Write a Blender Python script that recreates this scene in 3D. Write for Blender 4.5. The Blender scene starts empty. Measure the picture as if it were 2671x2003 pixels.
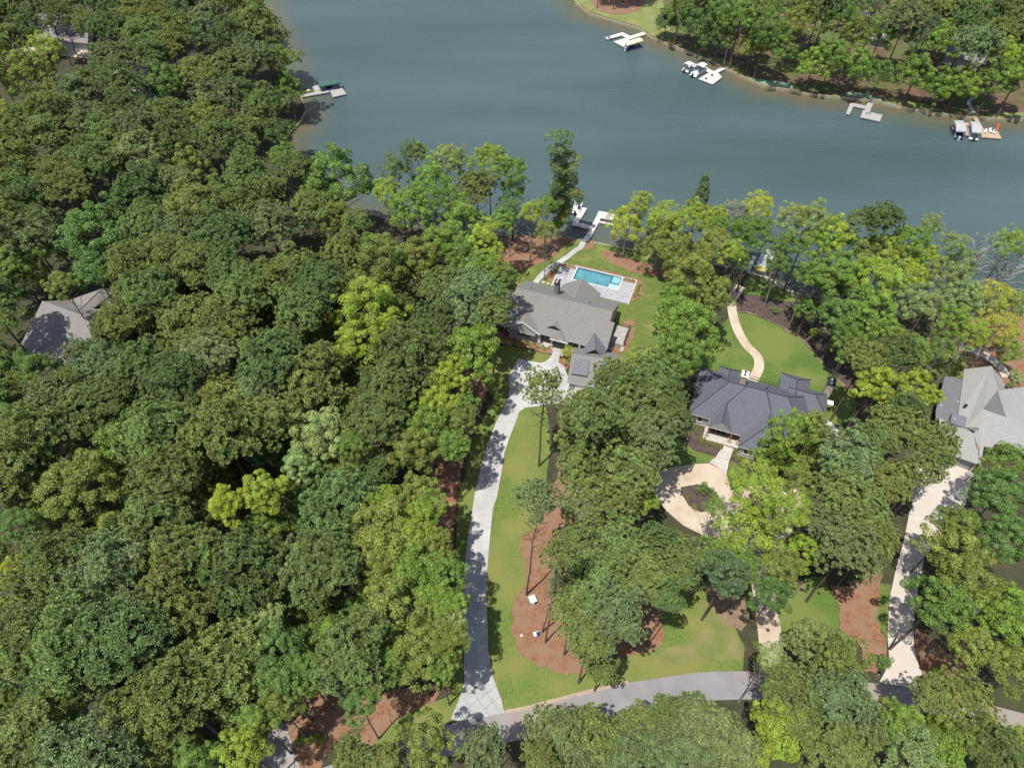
import bpy, bmesh, math, random
from mathutils import Vector, Matrix
R_ = math.radians
scn = bpy.context.scene
# ------------------------------------------------------------------ camera, sky, sun
CAM_H = 110.0; PITCH = R_(50); FPX = 1852.0; CXP, CYP = 1335.5, 1001.5
cam = bpy.data.objects.new('camera', bpy.data.cameras.new('camera')); scn.collection.objects.link(cam)
cam.location = (0, 0, CAM_H); cam.rotation_euler = (R_(90) - PITCH, 0, 0)
cam.data.sensor_width = 36; cam.data.lens = 36 * FPX / 2671; cam.data.clip_end = 6000; cam.data.clip_start = 1
scn.camera = cam
SUN_EL, SHX, SHY = 70.0, 0.66, 0.75            # shadows fall along (SHX, SHY)
world = bpy.data.worlds.new('World'); scn.world = world; world.use_nodes = True
nt = world.node_tree; bg = nt.nodes['Background']
sky = nt.nodes.new('ShaderNodeTexSky'); sky.sky_type = 'NISHITA'; sky.sun_disc = False
sky.sun_elevation = R_(SUN_EL); sky.sun_rotation = math.atan2(-SHX, -SHY); sky.air_density = 1.0; sky.dust_density = 1.5
nt.links.new(sky.outputs[0], bg.inputs[0]); bg.inputs[1].default_value = 0.12
sl = bpy.data.lights.new('sun', 'SUN'); sl.energy = 4.7; sl.angle = R_(0.5); sl.color = (1, .955, .88)
sun = bpy.data.objects.new('sun', sl); scn.collection.objects.link(sun)
n_ = math.hypot(SHX, SHY)
sun.rotation_euler = Vector((SHX / n_, SHY / n_, -math.tan(R_(SUN_EL)))).to_track_quat('-Z', 'Y').to_euler()
scn.view_settings.view_transform = 'Standard'; scn.view_settings.look = 'None'
scn.view_settings.exposure = 0.22; scn.view_settings.gamma = 1; scn.view_settings.use_curve_mapping = False
scn.cycles.max_bounces = 6; scn.cycles.transparent_max_bounces = 4
# ------------------------------------------------------------------ picture point -> ground point
cP, sP = math.cos(PITCH), math.sin(PITCH)
def W(x, y, z=0.0):                      # full photo px
    u = (x - CXP) / FPX; v = -(y - CYP) / FPX
    d = (u, cP + v * sP, -sP + v * cP); t = (CAM_H - z) / -d[2]
    return Vector((d[0] * t, d[1] * t, z))
def D(x, y, z=0.0): return W(x * 1.2075, y * 1.2075, z)
def zoom(x0, y0, k): return lambda x, y, z=0.0: W(x0 + x * k, y0 + y * k, z)
zA = zoom(1280, 660, .1989); zB = zoom(1780, 900, .1989); zC = zoom(2380, 900, .217)
r4 = zoom(885, 664, .4069); r5 = zoom(885, 1328, .4069); r6 = zoom(1771, 664, .4069); r7 = zoom(1771, 1328, .4069)
r2 = zoom(885, 0, .4069); r3 = zoom(1771, 0, .4069); rL = zoom(0, 664, .4069); rBL = zoom(0, 1328, .4069)
d1 = zoom(760, 190, .0723); d2 = zoom(1560, 60, .0723); d3 = zoom(1760, 140, .0723); d4 = zoom(2180, 230, .0723)
d5 = zoom(2460, 250, .0814); d6 = zoom(1470, 500, .0904); d7 = zoom(1920, 620, .0814)
def depth_of(p): return p.y * cP - (p.z - CAM_H) * sP
def toD(p):
    dz = p.z - CAM_H; dep = p.y * cP - dz * sP; up = p.y * sP + dz * cP
    return ((CXP + FPX * p.x / dep) / 1.2075, (CYP - FPX * up / dep) / 1.2075)
class Frame:                              # local frame: u along, v back, turned by -ang
    def __init__(s, ox, oy, ang): s.o = Vector((ox, oy, 0)); a = R_(ang); s.e1 = Vector((math.cos(a), -math.sin(a), 0)); s.e2 = Vector((math.sin(a), math.cos(a), 0)); s.rz = -a
    def __call__(s, u, v, z=0.0): p = s.o + s.e1 * u + s.e2 * v; p.z = z; return p
# ------------------------------------------------------------------ materials
MATS = {}
def lk(nt, a, b): nt.links.new(a, b)
def noise_mix(nt, c1, c2, scale, detail=4, lo=.35, hi=.65, coord='Object', vec=None, stretch=None):
    tc = nt.nodes.new('ShaderNodeTexCoord'); no = nt.nodes.new('ShaderNodeTexNoise')
    no.inputs['Scale'].default_value = scale; no.inputs['Detail'].default_value = detail
    src = tc.outputs[coord]
    if stretch:
        mp = nt.nodes.new('ShaderNodeMapping'); mp.inputs['Scale'].default_value = stretch[:3]; mp.inputs['Rotation'].default_value = (0, 0, R_(stretch[3]) if len(stretch) > 3 else 0)
        lk(nt, src, mp.inputs[0]); src = mp.outputs[0]
    lk(nt, src, no.inputs['Vector'])
    rp = nt.nodes.new('ShaderNodeMapRange'); rp.inputs[1].default_value = lo; rp.inputs[2].default_value = hi
    lk(nt, no.outputs[0], rp.inputs[0])
    mx = nt.nodes.new('ShaderNodeMix'); mx.data_type = 'RGBA'
    lk(nt, rp.outputs[0], mx.inputs[0])
    for i, c in ((6, c1), (7, c2)):
        if isinstance(c, (tuple, list)): mx.inputs[i].default_value = (*c, 1)
        else: lk(nt, c, mx.inputs[i])
    return mx.outputs[2], no.outputs[0]
def mat(name, c1, c2=None, scale=1.0, rough=.85, bump=0.0, c3=None, s3=.1, metal=0.0, spec=.3, lo=.35, hi=.65, stretch=None, bscale=None, lo3=.4, hi3=.6):
    if name in MATS: return MATS[name]
    m = bpy.data.materials.new(name); m.use_nodes = True; nt = m.node_tree; b = nt.nodes['Principled BSDF']
    b.inputs['Roughness'].default_value = rough; b.inputs['Metallic'].default_value = metal; b.inputs['Specular IOR Level'].default_value = spec
    if c2 is None: c2 = tuple(x * .8 for x in c1)
    col, fac = noise_mix(nt, c1, c2, scale, stretch=stretch, lo=lo, hi=hi)
    if c3 is not None: col, _ = noise_mix(nt, col, c3, s3, lo=lo3, hi=hi3)
    lk(nt, col, b.inputs['Base Color'])
    if bump:
        bp = nt.nodes.new('ShaderNodeBump'); bp.inputs['Strength'].default_value = 1; bp.inputs['Distance'].default_value = bump
        if bscale:
            _, f2 = noise_mix(nt, c1, c2, bscale, stretch=stretch); lk(nt, f2, bp.inputs['Height'])
        else: lk(nt, fac, bp.inputs['Height'])
        lk(nt, bp.outputs[0], b.inputs['Normal'])
    MATS[name] = m; return m
def lined(name, base, line, w, h, ang, mortar=.03, c2=None, nscale=2, offset=.5, rough=.85, mfac=.6, c3=None, s3=.1):
    m = bpy.data.materials.new(name); m.use_nodes = True; nt = m.node_tree; b = nt.nodes['Principled BSDF']; b.inputs['Roughness'].default_value = rough; b.inputs['Specular IOR Level'].default_value = .25
    col, _ = noise_mix(nt, base, c2 or tuple(x * .85 for x in base), nscale)
    if c3 is not None: col, _ = noise_mix(nt, col, c3, s3, lo=.4, hi=.6)
    tc = nt.nodes.new('ShaderNodeTexCoord'); mp = nt.nodes.new('ShaderNodeMapping'); mp.inputs['Rotation'].default_value = (0, 0, R_(ang))
    no = nt.nodes.new('ShaderNodeTexNoise'); no.inputs['Scale'].default_value = .35
    ad = nt.nodes.new('ShaderNodeVectorMath'); ad.operation = 'MULTIPLY_ADD'; ad.inputs[1].default_value = (.35, .35, 0) if offset else (0, 0, 0)
    lk(nt, tc.outputs['Object'], no.inputs['Vector']); lk(nt, no.outputs[1], ad.inputs[0]); lk(nt, tc.outputs['Object'], ad.inputs[2])
    lk(nt, ad.outputs[0], mp.inputs[0])
    br = nt.nodes.new('ShaderNodeTexBrick'); br.inputs['Scale'].default_value = 1; br.inputs['Brick Width'].default_value = w; br.inputs['Row Height'].default_value = h
    br.inputs['Mortar Size'].default_value = mortar; br.offset = offset; br.inputs['Mortar Smooth'].default_value = .3
    lk(nt, mp.outputs[0], br.inputs['Vector'])
    ml = nt.nodes.new('ShaderNodeMath'); ml.operation = 'MULTIPLY'; ml.inputs[1].default_value = mfac; lk(nt, br.outputs['Fac'], ml.inputs[0])
    mx = nt.nodes.new('ShaderNodeMix'); mx.data_type = 'RGBA'; lk(nt, ml.outputs[0], mx.inputs[0]); lk(nt, col, mx.inputs[6]); mx.inputs[7].default_value = (*line, 1)
    lk(nt, mx.outputs[2], b.inputs['Base Color']); MATS[name] = m; return m
def leaf_mat(name, trans=.3, jitter=.35, hue=.02):
    m = bpy.data.materials.new(name); m.use_nodes = True; nt = m.node_tree; nt.nodes.remove(nt.nodes['Principled BSDF'])
    out = nt.nodes['Material Output']; oi = nt.nodes.new('ShaderNodeObjectInfo'); ge = nt.nodes.new('ShaderNodeNewGeometry')
    hs = nt.nodes.new('ShaderNodeHueSaturation'); lk(nt, oi.outputs['Color'], hs.inputs['Color'])
    v = nt.nodes.new('ShaderNodeMapRange'); v.inputs[3].default_value = 1 - jitter; v.inputs[4].default_value = 1 + jitter; lk(nt, ge.outputs['Random Per Island'], v.inputs[0])
    # branch clumps of old and new growth; n3 colours in lit tufts, shaded gaps
    tc = nt.nodes.new('ShaderNodeTexCoord'); no = nt.nodes.new('ShaderNodeTexNoise'); no.inputs['Scale'].default_value = .55; no.inputs['Detail'].default_value = 2
    lk(nt, tc.outputs['Object'], no.inputs['Vector'])
    w2 = nt.nodes.new('ShaderNodeMapRange'); w2.inputs[1].default_value = .3; w2.inputs[2].default_value = .7; w2.inputs[3].default_value = .72; w2.inputs[4].default_value = 1.28; lk(nt, no.outputs[0], w2.inputs[0])
    mu = nt.nodes.new('ShaderNodeMath'); mu.operation = 'MULTIPLY'; lk(nt, v.outputs[0], mu.inputs[0]); lk(nt, w2.outputs[0], mu.inputs[1])
    n3 = nt.nodes.new('ShaderNodeTexNoise'); n3.inputs['Scale'].default_value = 1.7; n3.inputs['Detail'].default_value = 1; lk(nt, tc.outputs['Object'], n3.inputs['Vector'])
    w3 = nt.nodes.new('ShaderNodeMapRange'); w3.inputs[1].default_value = .32; w3.inputs[2].default_value = .68; w3.inputs[3].default_value = .78; w3.inputs[4].default_value = 1.26; lk(nt, n3.outputs[0], w3.inputs[0])
    m3 = nt.nodes.new('ShaderNodeMath'); m3.operation = 'MULTIPLY'; lk(nt, mu.outputs[0], m3.inputs[0]); lk(nt, w3.outputs[0], m3.inputs[1]); lk(nt, m3.outputs[0], hs.inputs['Value'])
    hu = nt.nodes.new('ShaderNodeMapRange'); hu.inputs[3].default_value = .5 - hue * 1.3; hu.inputs[4].default_value = .5 + hue * 1.3; lk(nt, no.outputs[0], hu.inputs[0]); lk(nt, hu.outputs[0], hs.inputs['Hue'])
    di = nt.nodes.new('ShaderNodeBsdfDiffuse'); tr = nt.nodes.new('ShaderNodeBsdfTranslucent'); gl = nt.nodes.new('ShaderNodeBsdfGlossy'); gl.inputs['Roughness'].default_value = .5
    lk(nt, hs.outputs[0], di.inputs[0]); lk(nt, hs.outputs[0], tr.inputs[0])
    a = nt.nodes.new('ShaderNodeMixShader'); a.inputs[0].default_value = trans; lk(nt, di.outputs[0], a.inputs[1]); lk(nt, tr.outputs[0], a.inputs[2])
    b = nt.nodes.new('ShaderNodeMixShader'); b.inputs[0].default_value = .035; lk(nt, a.outputs[0], b.inputs[1]); lk(nt, gl.outputs[0], b.inputs[2])
    lk(nt, b.outputs[0], out.inputs[0]); MATS[name] = m; return m
M_needle = leaf_mat('needles', .22, .3, .015); M_leaf = leaf_mat('leaves', .28, .3, .02)
M_bark = mat('pine_bark', (.17, .125, .10), (.09, .068, .055), 3, .9, stretch=(4, 4, .6)); M_pbark = mat('pale_bark', (.36, .33, .29), (.20, .18, .15), 3, .9, stretch=(4, 4, .6))
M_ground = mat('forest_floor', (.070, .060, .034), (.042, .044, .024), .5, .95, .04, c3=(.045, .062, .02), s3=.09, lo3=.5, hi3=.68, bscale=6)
M_far = mat('far_bank_floor', (.17, .10, .065), (.085, .06, .04), .4, .95, c3=(.09, .12, .035), s3=.07)
M_mulch = mat('pine_straw', (.29, .142, .080), (.175, .088, .052), 2.2, .95, .05, bscale=9, c3=(.24, .15, .095), s3=.5)
M_dmulch = mat('dark_mulch', (.105, .078, .066), (.06, .045, .04), 1.6, .95, .03, bscale=7)
M_tmulch = mat('tan_mulch', (.25, .17, .12), (.19, .13, .09), 1.1, .95, .02, bscale=7)
M_lawn = mat('new_lawn', (.15, .185, .042), (.075, .118, .026), 1.6, .95, .05, c3=(.225, .215, .075), s3=.2, stretch=(.4, 2.0, 1, 20), bscale=9, lo3=.5, hi3=.75)
M_lawnB = mat('mown_lawn', (.098, .158, .030), (.068, .120, .023), 2.2, .95, .02, c3=(.14, .175, .045), s3=.12, bscale=9, stretch=(.3, 1.6, 1, -18))
M_sod = lined('sod_lawn', (.125, .178, .038), (.24, .27, .075), 1.2, .5, 84, .03, (.08, .135, .028), 1.6, mfac=.42, c3=(.175, .185, .052), s3=.13)
M_drylawn = mat('dry_lawn', (.215, .195, .082), (.135, .165, .045), .3, .95, .02, bscale=9)
M_farlawn = mat('far_lawn', (.21, .225, .08), (.16, .185, .055), .2, .95)
M_algae = mat('erosion_cloth', (.26, .36, .27), (.17, .26, .15), .6, .9)
M_conc = mat('pale_concrete', (.41, .405, .40), (.34, .335, .33), .9, .85, c3=(.46, .455, .44), s3=.16, bump=.01, bscale=12)
M_apron = lined('scored_concrete', (.40, .40, .395), (.17, .17, .17), 1.55, 1.55, 52, .035, (.34, .34, .335), 1, offset=0, mfac=.8)
M_tan = mat('tan_concrete', (.47, .375, .28), (.40, .315, .235), .9, .85, c3=(.52, .44, .35), s3=.16, bump=.01, bscale=12)
M_tanC = mat('cream_concrete', (.55, .485, .41), (.47, .41, .35), .9, .85, c3=(.49, .43, .37), s3=.12, bump=.01, bscale=12)
M_road = mat('asphalt', (.26, .25, .26), (.21, .205, .21), .3, .9, c3=(.29, .235, .20), s3=.045, lo3=.45, hi3=.6)
M_gravel = mat('road_edge_grit', (.40, .32, .24), (.30, .24, .18), 1.2, .95)
M_flag = lined('flagstone', (.42, .40, .37), (.28, .26, .24), .9, .7, 30, .05, (.52, .49, .45), 1.2, mfac=.5)
M_paver = lined('pool_paving', (.40, .40, .415), (.24, .24, .26), 1.1, .55, 20, .04, (.30, .30, .32), 1.6, mfac=.35)
M_coping = mat('pale_coping', (.53, .515, .49), (.46, .45, .43), 1)
M_roofA = mat('grey_shingle', (.235, .228, .218), (.165, .16, .153), 2.6, .9, .02, c3=(.20, .193, .183), s3=.35, stretch=(.5, 1.8, 2.5, 20), bscale=8)
M_roofB = mat('slate_blue_shingle', (.125, .133, .158), (.095, .102, .125), 4.0, .9, .02, bscale=8)
M_roofC = mat('pale_grey_shingle', (.31, .305, .295), (.265, .26, .25), 2.2, .9, .02, stretch=(.6, 1.8, 2.5, 20), bscale=8)
M_roofD = mat('brown_grey_shingle', (.235, .215, .205), (.19, .172, .165), 1.6, .9, .02, bscale=8)
M_cap = mat('ridge_cap', (.055, .06, .078), (.045, .05, .065), 2, .9)
M_capA = mat('ridge_cap_light', (.30, .285, .26), (.24, .23, .21), 2, .9)
M_metalroof = lined('standing_seam', (.135, .13, .15), (.24, .235, .27), 30, .45, -20, .06, (.125, .12, .14), 1, offset=0, rough=.45, mfac=.7)
M_white = mat('white_trim', (.66, .66, .64), (.58, .58, .56), 2, .6)
M_siding = mat('grey_siding', (.38, .385, .385), (.32, .325, .33), .8, .8, stretch=(.2, .2, 8))
M_sidingC = mat('olive_siding', (.25, .26, .235), (.20, .21, .19), .8, .8, stretch=(.2, .2, 8))
M_dark = mat('dark_paint', (.035, .037, .042), (.02, .02, .025), 2, .5)
M_glass = mat('window_glass', (.03, .035, .04), (.05, .055, .06), 2, .08, spec=.6)
M_brick = mat('pale_stone', (.50, .45, .38), (.32, .26, .21), 3.5, .9)
M_cedar = mat('cedar_wood', (.36, .15, .055), (.26, .10, .04), 3, .7)
M_red = mat('dark_red_wood', (.16, .05, .025), (.09, .03, .02), 3, .7)
M_porch = mat('porch_floor', (.48, .45, .40), (.40, .375, .34), 2)
M_dock = lined('weathered_boards', (.40, .385, .365), (.16, .15, .14), 40, .3, 0, .025, (.31, .30, .285), 1.5, offset=0, mfac=.35)
M_dockW = lined('pale_new_boards', (.60, .58, .55), (.30, .29, .27), 40, .3, 60, .02, (.46, .44, .415), 1.5, offset=0, mfac=.3)
M_dockT = lined('tan_boards', (.48, .35, .24), (.22, .16, .11), 40, .3, 10, .025, (.38, .28, .20), 1.5, offset=0, mfac=.35)
M_post = mat('timber_post', (.30, .25, .20), (.20, .17, .14), 4)
M_green = mat('green_canvas', (.055, .135, .115), (.04, .10, .085), 1, .7)
M_tancan = mat('tan_canvas', (.60, .53, .42), (.52, .46, .37), 1, .8)
M_greycan = mat('pale_grey_canvas', (.42, .415, .42), (.35, .35, .36), 1, .8)
M_whiteboat = mat('white_gelcoat', (.62, .64, .66), (.52, .54, .57), 1, .3, spec=.5)
M_navy = mat('navy_paint', (.03, .045, .11), (.02, .03, .08), 1, .35, spec=.5)
M_alum = mat('aluminium', (.55, .57, .60), (.45, .47, .50), 2, .35, metal=.6)
M_yellow = mat('yellow_paint', (.75, .62, .22), (.65, .52, .18), 1, .4)
M_orange = mat('orange_paint', (.50, .11, .035), (.4, .09, .03), 2, .5)
M_wall_t = mat('seawall_timber', (.42, .37, .26), (.28, .24, .17), 1.2, .9)
M_rock = mat('pale_rock', (.62, .57, .46), (.45, .40, .32), 2.5, .9)
M_cabinet = mat('green_cabinet', (.16, .22, .19), (.12, .17, .15), 2, .5)
M_cablid = mat('pale_green_lid', (.55, .62, .57), (.48, .55, .50), 2, .5)
M_poolwall = mat('pool_plaster', (.10, .40, .47), (.08, .35, .43), 1, .5)
M_pooltile = mat('pool_tile', (.04, .10, .18), (.03, .08, .15), 2, .3)
M_grass_tuft = leaf_mat('shrub_leaves', .25, .35, .02)
# ------------------------------------------------------------------ object helpers
col = scn.collection
class MB:
    def __init__(s): s.v = []; s.f = []; s.m = []
    def poly(s, pts, mi=0): i = len(s.v); s.v += [tuple(p) for p in pts]; s.f.append(list(range(i, i + len(pts)))); s.m.append(mi); return s
    def prism(s, pts, z0, z1, mi=0, bottom=False):       # flat polygon pushed from z0 to z1
        n = len(pts); i = len(s.v)
        a = sum(pts[k][0] * pts[(k + 1) % n][1] - pts[(k + 1) % n][0] * pts[k][1] for k in range(n))
        if a < 0: pts = pts[::-1]
        s.v += [(p[0], p[1], z0) for p in pts] + [(p[0], p[1], z1) for p in pts]
        s.f.append([i + n + k for k in range(n)]); s.m.append(mi)
        for k in range(n): s.f.append([i + k, i + (k + 1) % n, i + n + (k + 1) % n, i + n + k]); s.m.append(mi)
        s.f.append([i + k for k in range(n)][::-1]); s.m.append(mi)
        return s
    def slab(s, pts, th, mi=0):                          # sloping polygon with a thickness below it
        n = len(pts); i = len(s.v); s.v += [tuple(p) for p in pts] + [(p[0], p[1], p[2] - th) for p in pts]
        s.f.append(list(range(i, i + n))); s.m.append(mi); s.f.append([i + n + k for k in range(n)][::-1]); s.m.append(mi)
        for k in range(n): s.f.append([i + n + k, i + n + (k + 1) % n, i + (k + 1) % n, i + k]); s.m.append(mi)
        return s
    def box(s, c, sx, sy, sz, rz=0, mi=0):               # c = centre of base
        ca, sa = math.cos(rz), math.sin(rz)
        p = [Vector((c[0] + x * ca - y * sa, c[1] + x * sa + y * ca)) for x, y in ((-sx / 2, -sy / 2), (sx / 2, -sy / 2), (sx / 2, sy / 2), (-sx / 2, sy / 2))]
        return s.prism(p, c[2], c[2] + sz, mi)
    def tube(s, pts, rs, n=6, mi=0, cap=True):
        i = len(s.v); pts = [Vector(p) for p in pts]
        for k, p in enumerate(pts):
            d = (pts[min(k + 1, len(pts) - 1)] - pts[max(k - 1, 0)]).normalized()
            a = d.orthogonal().normalized() if abs(d.z) < .9 else Vector((1, 0, 0)) - d * d.x; a.normalize(); b = d.cross(a)
            r = rs[k] if isinstance(rs, (list, tuple)) else rs
            s.v += [tuple(p + (a * math.cos(6.2832 * j / n) + b * math.sin(6.2832 * j / n)) * r) for j in range(n)]
        for k in range(len(pts) - 1):
            for j in range(n): s.f.append([i + k * n + j, i + k * n + (j + 1) % n, i + (k + 1) * n + (j + 1) % n, i + (k + 1) * n + j]); s.m.append(mi)
        if cap: s.f.append([i + (len(pts) - 1) * n + j for j in range(n)]); s.m.append(mi)
        return s
    def mesh(s, name, mats, smooth=False):
        me = bpy.data.meshes.new(name); me.from_pydata(s.v, [], s.f)
        for m in (mats if isinstance(mats, (list, tuple)) else [mats]): me.materials.append(m)
        me.polygons.foreach_set('material_index', s.m)
        if smooth: me.polygons.foreach_set('use_smooth', [True] * len(s.f))
        me.update(); return me
    def build(s, name, mats, parent=None, loc=(0, 0, 0), smooth=False):
        o = bpy.data.objects.new(name, s.mesh(name, mats, smooth)); col.objects.link(o); o.location = loc
        if parent:
            o.parent = parent
            # parts are written in world coordinates: undo the thing's own place
            o.matrix_parent_inverse = mat_of(parent).inverted()
        return o
def mat_of(o):
    m = Matrix.LocRotScale(o.location, o.rotation_euler, o.scale)
    return m if not o.parent else mat_of(o.parent) @ o.matrix_parent_inverse @ m
def tag(o, label, cat, group=None):
    o['label'] = label; o['category'] = cat
    if group: o['group'] = group
    return o
def thing(name, label, cat, loc=(0, 0, 0), group=None):
    o = bpy.data.objects.new(name, None); col.objects.link(o); o.location = loc; o.empty_display_size = .5
    return tag(o, label, cat, group)
def copy_tree(o, parent=None):
    c = o.copy(); col.objects.link(c)
    if parent: c.parent = parent
    for ch in o.children: copy_tree(ch, c)
    return c
def smooth_poly(pts, n=4, closed=True):
    P = [Vector((p[0], p[1])) for p in pts]; out = []; N = len(P)
    for i in range(N if closed else N - 1):
        g = (lambda k: P[k % N]) if closed else (lambda k: P[max(0, min(N - 1, k))])
        a, b, c, d = g(i - 1), g(i), g(i + 1), g(i + 2)
        for t in [k / n for k in range(n)]:
            out.append(.5 * ((2 * b) + (c - a) * t + (2 * a - 5 * b + 4 * c - d) * t * t + (3 * b - a - 3 * c + d) * t ** 3))
    if not closed: out.append(P[-1])
    return out
ZC = {}; RAG = dict(pine_straw=.16, dark_mulch=.12, new_lawn=.07, sod_lawn=.05, dry_lawn=.14, far_lawn=.15, forest_floor=.0, tan_mulch=.1, mown_lawn=.05, old_concrete=.12)
def tri_sheet(name, pts, z, m, kind='structure', smooth=0, skirt=0, parent=None):
    ZC[z] = ZC.get(z, -1) + 1; z = z * 2 + .004 * ZC[z]
    pts = [Vector((p[0], p[1])) for p in pts]
    if smooth: pts = smooth_poly(pts, smooth)
    if m.name in RAG:
        q = []; rr = random.Random(len(pts) + int(pts[0].x * 10))
        for i_, p_ in enumerate(pts):
            b_ = pts[(i_ + 1) % len(pts)]; n_seg = max(1, int((b_ - p_).length / .7))
            for k_ in range(n_seg): w_ = p_.lerp(b_, k_ / n_seg); q.append(Vector((w_.x + rr.gauss(0, RAG[m.name]), w_.y + rr.gauss(0, RAG[m.name]))))
        pts = q
    bm = bmesh.new(); vs = [bm.verts.new((p.x, p.y, z)) for p in pts]
    f = bm.faces.new(vs); bm.normal_update()
    if f.normal.z < 0: f.normal_flip()
    if skirt:
        r = bmesh.ops.extrude_face_region(bm, geom=[f]); nv = [g for g in r['geom'] if isinstance(g, bmesh.types.BMVert)]
        for v in nv: v.co.z = z
        for v in vs: v.co.z = z - skirt
    bmesh.ops.triangulate(bm, faces=[f for f in bm.faces if len(f.verts) > 4], ngon_method='EAR_CLIP')
    bmesh.ops.recalc_face_normals(bm, faces=bm.faces) if skirt else None
    me = bpy.data.meshes.new(name); bm.to_mesh(me); bm.free(); me.materials.append(m)
    o = bpy.data.objects.new(name, me); col.objects.link(o)
    if parent: o.parent = parent
    if kind: o['kind'] = kind
    return o
def P2(f, *pts): return [f(x, y) for x, y in pts]
def inside(p, poly):
    x, y = p[0], p[1]; c = False; n = len(poly)
    for i in range(n):
        a, b = poly[i], poly[i - 1]
        if (a[1] > y) != (b[1] > y) and x < (b[0] - a[0]) * (y - a[1]) / (b[1] - a[1]) + a[0]: c = not c
    return c
def dseg(p, a, b):
    ax, ay, bx, by = a[0], a[1], b[0], b[1]; dx, dy = bx - ax, by - ay; L = dx * dx + dy * dy
    t = 0 if L == 0 else max(0, min(1, ((p[0] - ax) * dx + (p[1] - ay) * dy) / L))
    return math.hypot(p[0] - ax - t * dx, p[1] - ay - t * dy)
def ribbon(pts, w, n=5):
    c = smooth_poly(pts, n, closed=False); L, Rr = [], []
    for i, p in enumerate(c):
        d = (c[min(i + 1, len(c) - 1)] - c[max(i - 1, 0)]).normalized(); q = Vector((-d.y, d.x)) * w / 2
        L.append(p + q); Rr.append(p - q)
    return L + Rr[::-1]
# ------------------------------------------------------------------ land, lake
near_shore = P2(D, (560, -30), (585, 60), (612, 130), (628, 190), (650, 212), (662, 236), (648, 264), (612, 302), (606, 330), (660, 402), (760, 450), (880, 490), (1000, 506), (1083, 513)) \
    + P2(D, (1160, 515), (1232, 514), (1258, 520), (1300, 527), (1356, 538), (1430, 550), (1520, 565), (1590, 582), (1619, 591), (1628, 594), (1654, 600), (1670, 610), (1690, 624), (1703, 629), (1753, 646), (1850, 668), (1950, 680), (2050, 684), (2130, 676), (2240, 668), (2600, 660))
far_shore = P2(D, (1232, -12), (1240, 2), (1252, 13), (1272, 29), (1326, 45), (1380, 61), (1407, 81), (1440, 93), (1467, 104), (1507, 120), (1537, 130), (1554, 142), (1578, 152), (1612, 170), (1655, 187), (1713, 195), (1730, 200), (1787, 207), (1831, 211), (1874, 216), (1905, 222), (1955, 232), (2019, 244), (2097, 253), (2157, 257), (2212, 257), (2500, 262))
near_land = [Vector((-900, 380))] + [Vector((-160, 360)), Vector((-125, 330))] + [p.to_2d() for p in near_shore] + [Vector((900, 130)), Vector((900, -400)), Vector((-900, -400))]
fs = [p.to_2d() for p in far_shore]
far_land = [Vector((30, 420)), Vector((5, 340))] + fs + [Vector((900, fs[-1].y)), Vector((1500, 2500)), Vector((-1500, 2500)), Vector((-1500, 640)), Vector((-300, 620))]
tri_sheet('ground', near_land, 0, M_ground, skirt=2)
tri_sheet('far_ground', far_land, 0.0, M_far, skirt=2)
def wmat():
    m = bpy.data.materials.new('lake_water'); m.use_nodes = True; nt = m.node_tree; b = nt.nodes['Principled BSDF']
    at = nt.nodes.new('ShaderNodeAttribute'); at.attribute_name = 'shore'
    deep, _ = noise_mix(nt, (.050, .084, .081), (.078, .118, .126), .03, 4, .3, .7, stretch=(.3, 1.2, 1, -22))
    cr = nt.nodes.new('ShaderNodeMapRange'); cr.inputs[1].default_value = 0; cr.inputs[2].default_value = 1; lk(nt, at.outputs['Fac'], cr.inputs[0])
    sh, _ = noise_mix(nt, (.115, .118, .062), (.15, .105, .05), .12, 3)
    mx = nt.nodes.new('ShaderNodeMix'); mx.data_type = 'RGBA'; lk(nt, cr.outputs[0], mx.inputs[0]); lk(nt, deep, mx.inputs[6]); lk(nt, sh, mx.inputs[7])
    lk(nt, mx.outputs[2], b.inputs['Base Color']); b.inputs['Roughness'].default_value = .14; b.inputs['IOR'].default_value = 1.33
    tc = nt.nodes.new('ShaderNodeTexCoord'); mp = nt.nodes.new('ShaderNodeMapping'); mp.inputs['Scale'].default_value = (.6, 1.5, 1); mp.inputs['Rotation'].default_value = (0, 0, R_(-15)); lk(nt, tc.outputs['Object'], mp.inputs[0])
    n1 = nt.nodes.new('ShaderNodeTexNoise'); n1.inputs['Scale'].default_value = .8; n1.inputs['Detail'].default_value = 6; n1.inputs['Roughness'].default_value = .62; lk(nt, mp.outputs[0], n1.inputs['Vector'])
    bp = nt.nodes.new('ShaderNodeBump'); bp.inputs['Distance'].default_value = .45; bp.inputs['Strength'].default_value = 1; lk(nt, n1.outputs[0], bp.inputs['Height']); lk(nt, bp.outputs[0], b.inputs['Normal'])
    return m
xs = [-900, -400] + [-170 + 4.5 * i for i in range(92)] + [500, 900]; ys = [60, 90] + [96 + 4.5 * i for i in range(64)] + [430, 640]
wb = MB(); sh_vals = []; segs = list(zip(near_shore, near_shore[1:])) + list(zip(far_shore, far_shore[1:]))
for y in ys:
    for x in xs:
        wb.v.append((x, y, -.7)); dd = min(dseg((x, y), a, b) for a, b in segs) if -175 < x < 260 else 99
        sh_vals.append(max(0, 1 - dd / 11.0) ** 1.3 * (1 if y > 160 else .75))
nx = len(xs)
for j in range(len(ys) - 1):
    for i in range(nx - 1): wb.f.append([j * nx + i, j * nx + i + 1, (j + 1) * nx + i + 1, (j + 1) * nx + i]); wb.m.append(0)
wo = wb.build('lake', wmat()); wo['kind'] = 'structure'
at = wo.data.attributes.new('shore', 'FLOAT', 'POINT'); at.data.foreach_set('value', sh_vals)
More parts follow.
